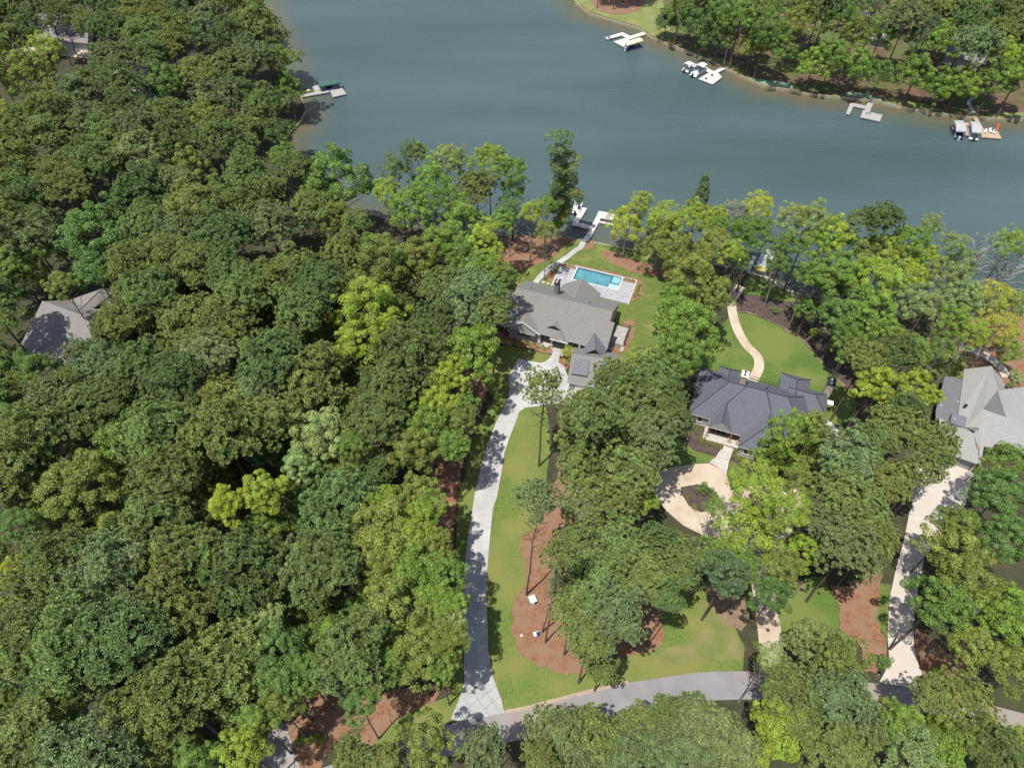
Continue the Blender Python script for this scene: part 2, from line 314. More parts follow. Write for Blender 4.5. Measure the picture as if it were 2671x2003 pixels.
# ------------------------------------------------------------------ lawns, beds, paving (sheets)
tri_sheet('lakeside_lawn', P2(D, (1088, 515), (1232, 515.5), (1300, 528.5), (1440, 553), (1500, 640), (1490, 780), (1300, 800), (1080, 660)), .03, M_lawn)
tri_sheet('front_lawn', P2(zA, (230, 1215), (790, 1338), (760, 1400), (700, 1438), (650, 1445), (520, 1425), (360, 1388), (300, 1480), (-40, 1480), (60, 1220)), .03, M_sod)
tri_sheet('driveway_lawn', P2(D, (1050, 1080), (1075, 1000), (1118, 880), (1180, 876), (1190, 960), (1165, 1140), (1128, 1158), (1135, 1200), (1150, 1290), (1300, 1300), (1400, 1290), (1500, 1250), (1560, 1300), (1610, 1400), (1604, 1448), (1540, 1451), (1475, 1458), (1400, 1467), (1310, 1492), (1200, 1514), (1150, 1528), (1085, 1542), (1060, 1500), (1040, 1400)), .03, M_sod)
tri_sheet('verge_lawn', P2(D, (1130, 760), (1030, 800), (1066, 862), (1030, 930), (1010, 1000), (990, 1080), (985, 1160), (978, 1300), (985, 1400), (975, 1500), (930, 1520), (880, 1540), (850, 1560), (825, 1585), (805, 1612), (850, 1604), (975, 1556), (1010, 1560), (1040, 1400), (1040, 1080), (1110, 900)), .03, M_sod, smooth=0)
tri_sheet('dry_lawn', P2(D, (1515, 1300), (1545, 1308), (1570, 1343), (1592, 1374), (1606, 1400), (1598, 1425), (1500, 1430), (1415, 1432), (1440, 1402), (1495, 1388), (1525, 1350)), .045, M_drylawn, smooth=3)
tri_sheet('back_lawn', P2(r6, (240, 480), (330, 400), (370, 370), (470, 385), (600, 440), (760, 530), (870, 640), (960, 750), (1060, 850), (1140, 950), (1130, 1030), (1030, 1090), (900, 1080), (500, 900), (120, 740), (60, 560)), .03, M_lawnB)
tri_sheet('shore_lawn', P2(r6, (450, 128), (500, 133), (560, 160), (610, 195), (640, 215), (700, 240), (760, 268), (850, 290), (900, 330), (760, 310), (600, 290), (500, 265), (390, 250), (420, 170)), .03, M_lawnB)
tri_sheet('entry_lawn', P2(r6, (-150, 1130), (0, 1180), (100, 1255), (235, 1300), (180, 1335), (80, 1350), (0, 1358), (-120, 1400)), .03, M_lawnB)
tri_sheet('side_lawn', P2(r6, (330, 1320), (430, 1380), (440, 1480), (310, 1430)), .03, M_lawnB)
tri_sheet('island_lawn', P2(r7, (640, 640), (730, 540), (800, 440), (920, 430), (1030, 600), (1030, 760), (930, 840), (650, 830)), .03, M_lawnB)
tri_sheet('strip_lawn', P2(r7, (1270, 470), (1360, 480), (1345, 700), (1338, 870), (1260, 700), (1275, 560)), .03, M_lawn)
tri_sheet('side_yard_lawn', P2(r6, (1560, 560), (1850, 640), (1830, 800), (1700, 800), (1500, 760)), .03, M_lawn)
for nm, pts, m in (('lakeside_bed', P2(D, (1070, 514), (1230, 516), (1222, 530), (1190, 560), (1160, 572), (1120, 585), (1070, 592)), M_mulch),
                   ('shore_bed', P2(D, (1296, 549), (1315, 545), (1335, 549), (1365, 562), (1400, 572), (1440, 578), (1440, 600), (1400, 594), (1370, 590), (1335, 577), (1310, 562)), M_mulch),
                   ('dock_bed', P2(d6, (760, 1430), (880, 1460), (820, 1640), (700, 1700), (600, 1660)), M_mulch),
                   ('pool_side_bed', P2(zA, (1900, 350), (1990, 385), (2000, 430), (1975, 560), (1940, 600), (1840, 612)), M_mulch),
                   ('pool_end_bed', P2(zA, (920, 140), (940, 160), (800, 400), (770, 370), (730, 320), (740, 280), (860, 190)), M_mulch),
                   ('pool_back_bed', P2(zA, (940, 118), (1740, 290), (1940, 352), (1930, 372), (1740, 322), (940, 138)), M_mulch),
                   ('foundation_bed', P2(zA, (-150, 980), (100, 1040), (300, 1120), (800, 1215), (795, 1335), (600, 1290), (400, 1240), (240, 1210), (60, 1190), (-150, 1200)), M_mulch),
                   ('east_bed', P2(zA, (1770, 870), (1870, 895), (1890, 960), (1880, 1060), (1850, 1150), (1790, 1240), (1720, 1310), (1560, 1310), (1600, 1100)), M_mulch),
                   ('maple_bed', P2(zA, (1070, 1340), (960, 1360), (900, 1400), (888, 1440), (910, 1480), (960, 1510), (1010, 1525)), M_mulch),
                   ('pine_bed', P2(D, (1128, 1160), (1126, 1190), (1136, 1215), (1133, 1262), (1111, 1292), (1106, 1330), (1108, 1368), (1121, 1403), (1150, 1434), (1185, 1447), (1222, 1454), (1300, 1452), (1340, 1425), (1400, 1408), (1430, 1395), (1436, 1370), (1425, 1335), (1440, 1280), (1400, 1150), (1300, 1100), (1240, 1000), (1215, 1000), (1195, 1050), (1172, 1130)), M_mulch),
                   ('lawn_tree_bed', P2(r7, (715, 470), (740, 450), (790, 460), (795, 510), (765, 535), (725, 520)), M_tmulch)):
    tri_sheet(nm, pts, .06, m, smooth=0 if nm in ('pine_bed', 'pool_back_bed') else 3)
tri_sheet('wide_bed', P2(r7, (960, 480), (1120, 500), (1230, 385), (1300, 420), (1280, 560), (1265, 700), (1330, 880), (1330, 1000), (1200, 1050), (1150, 860), (1030, 770), (1030, 620)), .06, M_mulch)
tri_sheet('tan_bed', P2(r7, (985, 540), (1110, 540), (1115, 700), (1110, 830), (1030, 770), (1032, 620)), .075, M_tmulch)
for nm, pts in (('woodland_bed', P2(r6, (330, 240), (400, 252), (500, 268), (600, 293), (760, 313), (900, 333), (990, 330), (1100, 700), (1120, 900), (1060, 848), (960, 750), (870, 640), (760, 530), (600, 440), (470, 385), (370, 370), (330, 350))),
                ('entry_bed', P2(r6, (-60, 1060), (70, 1080), (200, 1160), (370, 1235), (330, 1290), (235, 1300), (100, 1255), (0, 1180))),
                ('corner_bed', P2(r6, (340, 1250), (480, 1310), (500, 1400), (430, 1380), (325, 1318))),
                ('tree_bed', P2(r7, (180, 520), (260, 500), (420, 560), (450, 700), (400, 780), (300, 740), (210, 640)))):
    tri_sheet(nm, pts, .065, M_tmulch if nm == 'tree_bed' else M_dmulch)
for pts in (P2(D, (600, 1480), (760, 1500), (940, 1480), (930, 1530), (850, 1570), (810, 1612), (740, 1600), (700, 1640), (690, 1700), (640, 1700), (620, 1600)), P2(D, (1010, 780), (1060, 800), (1048, 860), (1010, 950), (985, 1100), (975, 1200), (930, 1200), (940, 1000), (985, 850)),
            P2(r7, (1505, 790), (1600, 820), (1880, 1050), (1760, 1140), (1615, 1150), (1560, 1050), (1530, 980)), P2(r6, (1600, 520), (2300, 380), (2300, 1000), (1700, 800))):
    tri_sheet('straw_floor', pts, .02, M_mulch, smooth=3)
# straw-coloured edge of the woodland bed, concrete border of the lawn
tri_sheet('bed_border', ribbon(P2(r6, (365, 368), (470, 383), (600, 438), (760, 528), (870, 638), (960, 748), (1060, 848)), .35), .09, M_tmulch)
# driveway
drv = P2(r4, (1145, 670), (1085, 788), (1095, 850), (1085, 920), (1060, 970), (1010, 1070), (965, 1180), (930, 1280), (900, 1400), (870, 1530), (850, 1659)) \
    + P2(r5, (822, 200), (805, 330), (795, 600), (800, 900), (803, 1100), (793, 1150)) + P2(r5, (1003, 1120), (975, 1040), (955, 900), (945, 600), (948, 400), (960, 250), (985, 0)) \
    + P2(r4, (1010, 1560), (1040, 1400), (1060, 1270), (1090, 1180), (1130, 1080), (1155, 1010), (1190, 985), (1300, 972), (1400, 955), (1500, 985), (1560, 1040), (1700, 1040), (1700, 850), (1480, 820), (1440, 720), (1400, 690), (1290, 702))
tri_sheet('driveway', drv, .09, M_conc)
tri_sheet('driveway_apron', P2(r5, (793, 1151), (780, 1190), (755, 1250), (715, 1345), (775, 1362), (900, 1340), (1058, 1305), (1040, 1220), (1003, 1121)), .09, M_apron)
J = MB()
Lc = P2(r4, (1095, 850), (1060, 970), (1010, 1070), (965, 1180), (930, 1280), (900, 1400), (870, 1530)) + P2(r5, (850, 0), (838, 100), (822, 200), (805, 330), (797, 470), (795, 600), (797, 740), (800, 900), (802, 1020))
Rc = P2(r4, (1190, 985), (1165, 1000), (1130, 1080), (1090, 1180), (1060, 1270), (1040, 1400), (1010, 1560)) + P2(r5, (985, 0), (972, 120), (960, 215), (950, 345), (946, 480), (945, 600), (947, 745), (955, 910), (962, 1025))
for a, b in zip(Lc, Rc):
    q = Vector((0, .05)); J.poly([(a.x + .1, a.y - .04, .194), (b.x - .1, b.y - .04, .194), (b.x - .1, b.y + .04, .194), (a.x + .1, a.y + .04, .194)])
J.build('driveway_joints', mat('joint_grey', (.33, .33, .32), (.29, .29, .28), 2))['kind'] = 'structure'  # slab joints in a slightly darker grey than the concrete
tri_sheet('front_walk', P2(zA, (838, 1238), (955, 1255), (930, 1300), (905, 1352), (888, 1440), (930, 1482), (985, 1518), (700, 1560), (560, 1430), (640, 1446), (700, 1440), (765, 1395), (800, 1340)), .1, M_conc)
tri_sheet('dock_path', ribbon(P2(zA, (560, 470), (600, 380), (680, 290), (790, 195), (900, 125), (1000, 65), (1120, -30)) + P2(d6, (480, 1640), (560, 1500), (640, 1420)), 1.35), .1, M_conc)
tri_sheet('road', P2(r5, (-900, 1900), (-200, 1690), (210, 1545), (340, 1500), (560, 1420), (775, 1360), (1058, 1303), (1200, 1275), (1330, 1240), (1600, 1172), (1850, 1112), (2185, 1062)) + P2(r7, (100, 1048), (230, 1040), (400, 1037), (600, 1048), (900, 1085), (1285, 1118), (1450, 1143), (1605, 1157), (1900, 1230), (2212, 1310), (3000, 1600))
          + P2(r7, (3000, 1800), (2212, 1430), (1900, 1350), (1460, 1290), (1290, 1290), (900, 1255), (430, 1218), (200, 1225), (0, 1250)) + P2(r5, (2000, 1290), (1700, 1350), (1300, 1450), (1050, 1500), (800, 1560), (400, 1660), (100, 1760), (-300, 1900), (-900, 2150)), .05, M_road)
tri_sheet('road_shoulder', ribbon(P2(r5, (1058, 1300), (1200, 1272), (1330, 1237), (1600, 1168), (1850, 1108)), .5), .07, M_gravel)
tri_sheet('lower_driveway', P2(rBL, (1720, 1370), (1835, 1380), (1930, 1659), (2000, 1900), (1700, 1900), (1680, 1659)), .05, mat('old_concrete', (.30, .28, .265), (.22, .20, .19), .4))
# neighbour: looped drive, flagstones, garden path
loop = P2(D, (1410, 1034), (1425, 1018), (1450, 1010), (1490, 1004), (1530, 1001), (1555, 1012), (1572, 1032), (1578, 1060), (1620, 1050), (1700, 1040), (1790, 1060), (1790, 1110), (1720, 1130), (1690, 1180), (1668, 1250), (1682, 1330), (1692, 1400), (1690, 1462), (1640, 1452), (1640, 1400), (1634, 1340), (1620, 1240), (1600, 1185), (1560, 1166), (1520, 1158), (1475, 1135), (1435, 1100), (1410, 1062))
tri_sheet('loop_drive', loop, .07, M_tan)
tri_sheet('loop_island', P2(D, (1469, 1062), (1474, 1053), (1487, 1048), (1515, 1047), (1536, 1056), (1546, 1076), (1538, 1096), (1522, 1106), (1503, 1102), (1482, 1084)), .1, M_dmulch, smooth=3)
tri_sheet('flagstone_walk', P2(r6, (285, 1225), (352, 1248), (325, 1310), (305, 1400), (305, 1420), (250, 1365), (190, 1335), (235, 1300)), .09, M_flag)
tri_sheet('garden_path', ribbon(P2(r6, (400, 205), (345, 280), (338, 345), (365, 460), (425, 575), (500, 655), (512, 720), (490, 775), (468, 815)), 2.0), .08, M_tan)
tri_sheet('side_path', ribbon(P2(r6, (905, 1060), (960, 1085), (1010, 1140), (1060, 1190), (1130, 1220)), 1.3), .08, M_flag)
tri_sheet('far_path', ribbon(P2(r6, (1680, 570), (1760, 582), (1850, 605), (1950, 645), (2050, 715), (2100, 790)), 1.9), .08, M_tanC)
tri_sheet('long_drive', P2(r7, (1480, 0), (1440, 200), (1390, 380), (1350, 560), (1335, 800), (1345, 960), (1320, 1040), (1280, 1113), (1450, 1140), (1608, 1155), (1560, 1060), (1530, 990), (1503, 850), (1505, 700), (1530, 500), (1570, 320), (1700, 130), (1800, 20)) + P2(r6, (1830, 1659), (1850, 1520), (1905, 1420), (1700, 1290), (1560, 1280), (1470, 1400), (1500, 1640)), .07, M_tanC)
# far bank
tri_sheet('far_lawn', P2(D, (1238, 2), (1253, 11), (1273, 26), (1327, 43), (1382, 59), (1409, 79), (1442, 92), (1465, 85), (1435, 20), (1425, -30), (1238, -30)), .03, M_farlawn)
tri_sheet('far_tree_bed', P2(D, (1278, 2), (1290, 22), (1320, 31), (1350, 32), (1382, 22), (1392, 2), (1380, -20), (1290, -20)), .06, M_mulch, smooth=3)
for i, pts in enumerate(([(1529, 126), (1555, 141), (1579, 150), (1600, 150), (1560, 128)], [(1905, 221), (1955, 230), (2019, 242), (2035, 238), (1990, 225), (1930, 215)], [(2115, 254), (2157, 256), (2212, 256), (2212, 244), (2160, 244)])):
    tri_sheet('bank_grass', P2(D, *pts), .03, M_farlawn)
for pts in ([(1612, 168), (1655, 185), (1712, 193), (1714, 184), (1690, 178), (1650, 174)], [(1805, 208), (1832, 209), (1875, 214), (1906, 220), (1900, 210), (1860, 202), (1835, 200)]):
    tri_sheet('erosion_cloth', P2(D, *pts), .045, M_algae)
tri_sheet('bank_path', ribbon(P2(d5, (980, 90), (850, 170), (830, 300), (900, 420), (960, 600)), 1.1), .06, M_conc)
# ------------------------------------------------------------------ house building blocks
def hip(mb, fr, u0, u1, v0, v1, z0, z1, axis='u', h0=0, h1=0, mi=0, gi=1, caps=None, capr=.1, mid=None):
    """roof solid with its ridge along the axis; h0/h1 = how far the hip ends stand in (0 = gable)"""
    f = fr
    lo = [f(u0, v0, z0 - .22), f(u1, v0, z0 - .22), f(u1, v1, z0 - .22), f(u0, v1, z0 - .22)]
    e = [f(u0, v0, z0), f(u1, v0, z0), f(u1, v1, z0), f(u0, v1, z0)]
    if axis == 'u':
        m = mid if mid is not None else (v0 + v1) / 2; a, b = f(u0 + h0, m, z1), f(u1 - h1, m, z1)
        mb.poly([e[0], e[1], b, a], mi); mb.poly([e[2], e[3], a, b], mi)
        mb.poly([e[3], e[0], a], mi if h0 else gi); mb.poly([e[1], e[2], b], mi if h1 else gi)
        hips = ([(a, e[0]), (a, e[3])] if h0 else []) + ([(b, e[1]), (b, e[2])] if h1 else [])
    else:
        m = mid if mid is not None else (u0 + u1) / 2; a, b = f(m, v0 + h0, z1), f(m, v1 - h1, z1)
        mb.poly([e[1], e[2], b, a], mi); mb.poly([e[3], e[0], a, b], mi)
        mb.poly([e[0], e[1], a], mi if h0 else gi); mb.poly([e[2], e[3], b], mi if h1 else gi)
        hips = ([(a, e[0]), (a, e[1])] if h0 else []) + ([(b, e[2]), (b, e[3])] if h1 else [])
    for k in range(4): mb.poly([lo[k], lo[(k + 1) % 4], e[(k + 1) % 4], e[k]], 2)
    mb.poly(lo[::-1], 2)
    if caps is not None:
        for p, q in [(a, b)] + hips:
            if (p - q).length > .3: caps.tube([p + Vector((0, 0, .0)), q], capr, 5)
    return a, b
def fbox(mb, fr, u0, u1, v0, v1, z0, z1, mi=0): return mb.prism([fr(u0, v0), fr(u1, v0), fr(u1, v1), fr(u0, v1)], z0, z1, mi)
def window(parent, fr, u, v, z, w, h, side='f', panes=2, shutters=None, frame=None):
    """window on a wall that faces -v ('f')"""
    F_ = MB(); fbox(F_, fr, u - w / 2 - .09, u + w / 2 + .09, v - .05, v + .03, z - .09, z + h + .09)
    o = F_.build('window', frame or M_white, parent)
    G = MB(); pw = w / panes
    for k in range(panes):
        a = u - w / 2 + k * pw + .04
        fbox(G, fr, a, a + pw - .08, v - .08, v - .045, z + .03, z + h / 2 - .03); fbox(G, fr, a, a + pw - .08, v - .08, v - .045, z + h / 2 + .03, z + h - .03)
    G.build('pane', M_glass, o)
    S = MB(); fbox(S, fr, u - w / 2 - .14, u + w / 2 + .14, v - .16, v - .0501, z - .16, z - .0901); S.build('sill', M_white, o)
    if shutters:
        for s in (-1, 1):
            H = MB(); fbox(H, fr, u + s * (w / 2 + .36) - .24, u + s * (w / 2 + .36) + .24, v - .06, v + .02, z, z + h); H.build('shutter', shutters, parent)
def chimney(parent, fr, u, v, z0, z1, w, d, m, capm, lid=True):
    c = MB(); fbox(c, fr, u - w / 2, u + w / 2, v - d / 2, v + d / 2, z0, z1); o = c.build('chimney', m, parent)
    k = MB(); fbox(k, fr, u - w / 2 - .12, u + w / 2 + .12, v - d / 2 - .12, v + d / 2 + .12, z1 + .003, z1 + .16)
    k.build('chimney_cap', capm, o)
    for s in (-.26, .26):
        t = MB(); t.tube([fr(u, v + s * d, z1 + .16), fr(u, v + s * d, z1 + .48)], .2, 8); t.build('flue', M_whiteboat if capm is not M_white else M_dark, o)
# ---- house A: grey-roofed house by the pool
A = Frame(.58, 112.17, 20)
hA = thing('lake_house', 'grey shingled house between the swimming pool and the white parking court', 'house', A(11, 0))
mb = MB(); cp = MB(); hip(mb, A, .3, 21.4, -7.0, 7.5, 3.8, 8.0, 'u', mid=0, caps=cp, capr=.09)
mb.build('roof', [M_roofA, M_siding, M_white], hA); cp.build('ridge_cap', M_capA, hA)
mb = MB(); mb.slab([A(21.3, -1.8, 6.94), A(22.4, -1.8, 6.94), A(22.4, -6.9, 3.88), A(21.3, -6.9, 3.88)], .2); mb.build('roof_edge', M_roofA, hA)
mb = MB(); cp = MB(); hip(mb, A, 8.0, 16.7, 1.8, 9.3, 3.5, 6.6, 'v', 0, 0, caps=cp, capr=.07); mb.build('porch_roof', [M_roofA, M_siding, M_white], hA); cp.build('ridge_cap', M_capA, hA)
mb = MB(); hip(mb, A, .7, 8.1, -7.3, 1.5, 3.75, 6.0, 'v'); mb.build('gable_roof', [M_roofA, M_siding, M_white], hA)
mb = MB(); mb.slab([A(1.9, -6.9, 3.55), A(7.2, -6.9, 3.55), A(7.2, -7.6, 3.15), A(1.9, -7.6, 3.15)], .1); mb.build('pent_roof', M_roofA, hA)
# barge boards of the gable
mb = MB()
for a, b in ((A(.6, -7.42, 3.75), A(4.4, -7.42, 6.06)), (A(8.2, -7.42, 3.72), A(4.4, -7.42, 6.06))): mb.tube([a, b], .13, 4)
mb.build('barge_board', M_white, hA)
mb = MB(); hip(mb, A, 8.9, 12.5, -5.7, -3.2, 4.6, 5.7, 'v'); mb.build('dormer', [M_roofA, M_dark, M_white], hA)
mb = MB(); hip(mb, A, 10.4, 14.4, -7.6, -5.2, 3.55, 4.75, 'v'); pr = mb.build('entry_gable', [M_roofA, M_porch, M_white], hA)
mb = MB()
for s in (-.8, 0, .8): mb.tube([A(12.4 + s, -7.68, 3.7), A(12.4 + s * .25, -7.68, 4.55)], .06, 4)
mb.tube([A(10.5, -7.68, 3.62), A(14.3, -7.68, 3.62)], .09, 4); mb.build('gable_truss', M_white, hA)
# walls
mb = MB(); fbox(mb, A, 1.2, 7.7, -6.6, 0, -.1, 3.75); fbox(mb, A, 7.7, 17.2, -4.3, 0, -.1, 3.7); fbox(mb, A, .9, 20.9, 0, 6.9, -.1, 3.7); fbox(mb, A, 17.2, 21.9, -6.5, 0, -.1, 3.7); fbox(mb, A, -2.6, 1.15, -4.3, 3.8, -.1, 3.0)
mb.build('wall', M_siding, hA)
mb = MB(); fbox(mb, A, 1.13, 7.72, -6.68, -6.5, -.1, .55); mb.build('foundation', M_porch, hA)
mb = MB(); hip(mb, A, -3.0, 1.3, -4.6, 4.0, 3.0, 4.6, 'v', 2.0, 2.0); mb.build('side_roof', [M_roofA, M_siding, M_white], hA)
window(hA, A, 4.35, -6.62, 1.35, 1.5, 1.5, shutters=M_dark)
window(hA, A, -.6, -4.32, 1.1, 1.0, 1.3)
mb = MB(); fbox(mb, A, 7.75, 17.15, -7.1, -4.31, -.05, .35); mb.build('porch_floor', M_porch, hA)
for k in range(3):
    mb = MB(); fbox(mb, A, 10.9, 13.6, -7.1 - .35 * (k + 1), -7.1 - .35 * k - .003, -.02, .35 - .11 * (k + 1)); mb.build('step', M_conc, hA)
for u in (8.0, 10.7, 13.9, 16.7):
    mb = MB(); fbox(mb, A, u - .17, u + .17, -6.95, -6.62, 1.1, 3.62); o = mb.build('porch_column', M_white, hA)
    mb = MB(); fbox(mb, A, u - .32, u + .32, -7.08, -6.48, .35, 1.1); mb.build('column_base', M_brick, o)
mb = MB(); fbox(mb, A, 11.8, 13.0, -4.38, -4.28, .35, 2.6); mb.build('door', M_dark, hA)
for u in (9.2, 15.2): window(hA, A, u, -4.32, 1.1, 1.3, 1.4)
# metal link roof and garage
mb = MB(); mb.slab([A(19.0, -4.5, 5.5), A(20.5, -9.2, 5.7), A(17.55, -10.4, 4.1)], .15); mb.slab([A(19.0, -4.5, 5.5), A(22.3, -6.5, 4.0), A(22.3, -9.6, 4.0), A(20.5, -9.2, 5.7)], .15)
mb.build('metal_link_roof', M_metalroof, hA)
mb = MB(); fbox(mb, A, 18.0, 21.8, -9.4, -6.4, -.1, 3.7); mb.build('link_wall', M_siding, hA)
G_ = Frame(*A(16.15, -10.6)[:2], 11)
mb = MB(); hip(mb, G_, 0, 9.2, -6.6, 3.0, 3.0, 5.3, 'u', 0, 0, mid=-1.0); mb.build('garage_roof', [M_roofA, M_siding, M_white], hA)
mb = MB(); mb.slab([G_(.5, -1.9, 5.25), G_(3.7, -1.9, 5.25), G_(3.7, -5.2, 4.2), G_(.5, -5.2, 4.2)], .28); mb.build('shed_dormer', M_metalroof, hA)
mb = MB()
for k in range(9):
    v = -2.0 - k * .39; z = 5.25 + (v + 1.9) * 1.05 / 3.3; mb.tube([G_(.5, v, z + .03), G_(3.7, v, z + .03)], .035, 4)
mb.build('roof_seam', mat('seam_metal', (.28, .275, .31), (.24, .235, .27), 3), hA)
mb = MB(); fbox(mb, G_, .4, 8.9, -6.1, 2.5, -.1, 2.95); mb.build('garage_wall', M_siding, hA)
mb = MB(); fbox(mb, G_, 1.6, 4.4, -6.16, -6.05, 0, 2.3); mb.build('garage_door', M_white, hA)
chimney(hA, A, 8.35, 3.4, 4, 9.3, .85, 1.5, M_roofA, M_dark)
mb = MB(); fbox(mb, A, 22.0, 24.9, -1.6, 3.6, -.05, .95); fbox(mb, A, 24.5, 25.2, -3.0, -1.61, -.05, .5); dk = mb.build('side_deck', M_dock, hA)
mb = MB()
for a, b in (((22.1, 3.5), (24.8, 3.5)), ((24.8, 3.5), (24.8, -1.5))):
    for z in (1.35, 1.9): mb.tube([A(*a, z), A(*b, z)], .035, 4)
    for k in range(7):
        t = k / 6; mb.tube([A(a[0] + (b[0] - a[0]) * t, a[1] + (b[1] - a[1]) * t, .9), A(a[0] + (b[0] - a[0]) * t, a[1] + (b[1] - a[1]) * t, 1.9)], .035, 4)
mb.build('railing', M_dark, dk)
for p in ((535, 472), (1300, 665)): mb = MB(); q = zA(*p, 6.6 if p[0] > 600 else 6.8); mb.tube([q, q + Vector((0, 0, .5))], .09, 6); mb.build('vent_pipe', M_dark, hA)
# side yard: heat pumps
for i, (x, y, lb) in enumerate(((1600, 1190, 'white heat pump beside the deck steps of the grey house'), (1570, 1265, 'white heat pump nearest the pines beside the grey house'))):
    p = zA(x, y); t = thing('heat_pump', lb, 'heat pump', p, 'heat pumps'); m_ = MB(); m_.box((p.x, p.y, 0), .9, .9, .9, A.rz); m_.build('case', M_whiteboat, t); m_ = MB(); m_.tube([(p.x, p.y, .905), (p.x, p.y, .93)], .34, 12); m_.build('fan_grille', M_dark, t)
# ---- pool terrace
T = Frame(8.9, 121.53, 20)
dk = thing('pool_terrace', 'pale stone paved terrace with white edge around the swimming pool', 'terrace', T(9, 4))
mb = MB()
for u0, u1, v0, v1 in ((.25, 4.0, 0, 7.0), (14.8, 17.95, 0, 7.0), (4.0, 14.8, 0, 3.35)): fbox(mb, T, u0, u1, v0, v1, -.1, .3)
mb.build('paving', M_paver, dk)
mb = MB()
for u0, u1, v0, v1, z in ((0, .25, -.2, 8.35, .33), (17.95, 18.2, -.2, 8.35, .33), (.25, 17.95, 8.05, 8.35, .33), (3.75, 14.95, 3.35, 3.7, .32), (3.75, 4.1, 3.7, 8.05, .32), (14.6, 14.95, 3.7, 8.05, .32)): fbox(mb, T, u0, u1, v0, v1, -.1, z)
mb.build('coping', M_coping, dk)
for u0, u1 in ((.25, 3.75), (14.95, 17.95)):
    mb = MB(); fbox(mb, T, u0, u1, 7.0, 8.05, -.1, .28); mb.build('planter_bed', M_mulch, dk)
pl = thing('swimming_pool', 'turquoise rectangular swimming pool with a square spa at one end', 'swimming pool', T(9, 6))
mb = MB(); fbox(mb, T, 4.1, 14.6, 3.7, 8.05, -1.4, -1.3); fbox(mb, T, 4.1, 4.16, 3.7, 8.05, -1.3, .2); fbox(mb, T, 4.16, 14.6, 7.99, 8.05, -1.3, .2); fbox(mb, T, 4.16, 14.6, 3.7, 3.76, -1.3, .2)
mb.build('basin', M_poolwall, pl)
mb = MB()
for u0, u1, v0, v1 in ((4.16, 12.4, 7.74, 7.985), (4.165, 4.36, 3.765, 7.74), (12.4, 12.66, 5.4, 7.98), (12.62, 14.4, 5.4, 5.62), (14.4, 14.6, 5.4, 7.98), (12.62, 14.4, 7.8, 7.98)): fbox(mb, T, u0, u1, v0, v1, -.3, .24)
mb.build('tile_band', M_pooltile, pl)
def poolwater():
    m = bpy.data.materials.new('pool_water'); m.use_nodes = True; nt = m.node_tree; b = nt.nodes['Principled BSDF']
    c, f = noise_mix(nt, (.065, .22, .28), (.115, .31, .35), .35, 3); lk(nt, c, b.inputs['Base Color']); b.inputs['Roughness'].default_value = .06
    _, f = noise_mix(nt, (0, 0, 0), (1, 1, 1), 3, 3); bp = nt.nodes.new('ShaderNodeBump'); bp.inputs['Distance'].default_value = .03; lk(nt, f, bp.inputs['Height']); lk(nt, bp.outputs[0], b.inputs['Normal']); return m
MW = poolwater()
mb = MB(); fbox(mb, T, 4.29, 12.4, 3.77, 7.86, -1, .1); mb.build('water', MW, pl)
mb = MB(); fbox(mb, T, 12.41, 14.58, 3.77, 5.39, -1, .12); mb.build('tanning_shelf', mat('shelf_water', (.36, .55, .56), (.30, .50, .52), 1, .1), pl)
mb = MB(); fbox(mb, T, 12.63, 14.39, 5.63, 7.79, -1, .19); sp = mb.build('spa_water', mat('spa_water', (.20, .48, .52), (.28, .52, .55), 1.5, .1), pl)
mb = MB()
for u0, u1, v0, v1 in ((12.95, 14.1, 7.2, 7.35), (12.95, 13.1, 6.1, 7.2), (13.1, 14.1, 5.95, 6.1)): fbox(mb, T, u0, u1, v0, v1, .1, .2)
mb.build('spa_bench', M_poolwall, pl)
for k, (x, y) in enumerate(((690, 382), (752, 396))):
    s = MB(); p = zA(x, y); s.prism([T(-2.5 + 1.2 * k + a, .15 + b) for a, b in ((0, 0), (.85, .05), (.8, .75), (.05, .7))], 0, .1); tag(s.build('stepping_stone', M_brick), ('pale stepping stone nearest the curved dock path', 'pale stepping stone nearest the pool terrace corner')[k], 'stepping stone', 'stepping stones')
# ---- house B: slate-blue hip roof
B = Frame(43.7, 84.25, 20)
hB = thing('hip_roof_house', 'house with slate blue hip roofs beside the looped tan drive', 'house', B(3, 0))
parts = []
def rf(name, mats, *a, **k):
    m_ = MB(); c_ = MB(); hip(m_, B, *a, caps=c_, capr=.11, **k); o = m_.build(name, mats, hB); c_.build('ridge_cap', M_cap, o)
RB = [M_roofB, M_siding, M_white]
rf('main_roof', RB, -8.9, 12.6, -5.3, 7.0, 3.3, 7.8, 'u', 5.6, 5.0, mid=1.0)
rf('terrace_roof', RB, 8.0, 15.6, 2.8, 8.5, 3.35, 5.4, 'u', 0, 2.8)
rf('bay_roof', RB, 6.5, 12.1, 3.5, 11.2, 3.3, 5.2, 'v', 0, 2.8)
rf('rear_bay_roof', RB, -5.4, -1.3, 3.5, 8.8, 3.3, 4.9, 'v', 0, 2.0)
rf('front_wing_roof', RB, 1.1, 9.3, -9.8, 0, 3.3, 5.9, 'v', 4.4, 0)
m_ = MB(); c_ = MB()
a_, b_, v1_, h2_, bt, gk = B(0, 1, 7.82), B(3.6, 1, 7.82), B(-2.65, -2.6, 5.8), B(5.2, -2.0, 6.2), B(2.25, -7.2, 3.32), B(-2.75, -7.2, 5.35)
m_.poly([a_, v1_, B(-.5, -7.2, 3.32), bt, B(5.2, -3.2, 5.6), h2_, b_]); m_.poly([v1_, gk, B(-.5, -7.2, 3.32)]); m_.poly([a_, B(-4.9, -4.3, 3.9), v1_]); m_.poly([v1_, B(-4.9, -4.3, 3.9), B(-4.95, -7.2, 3.3), gk])
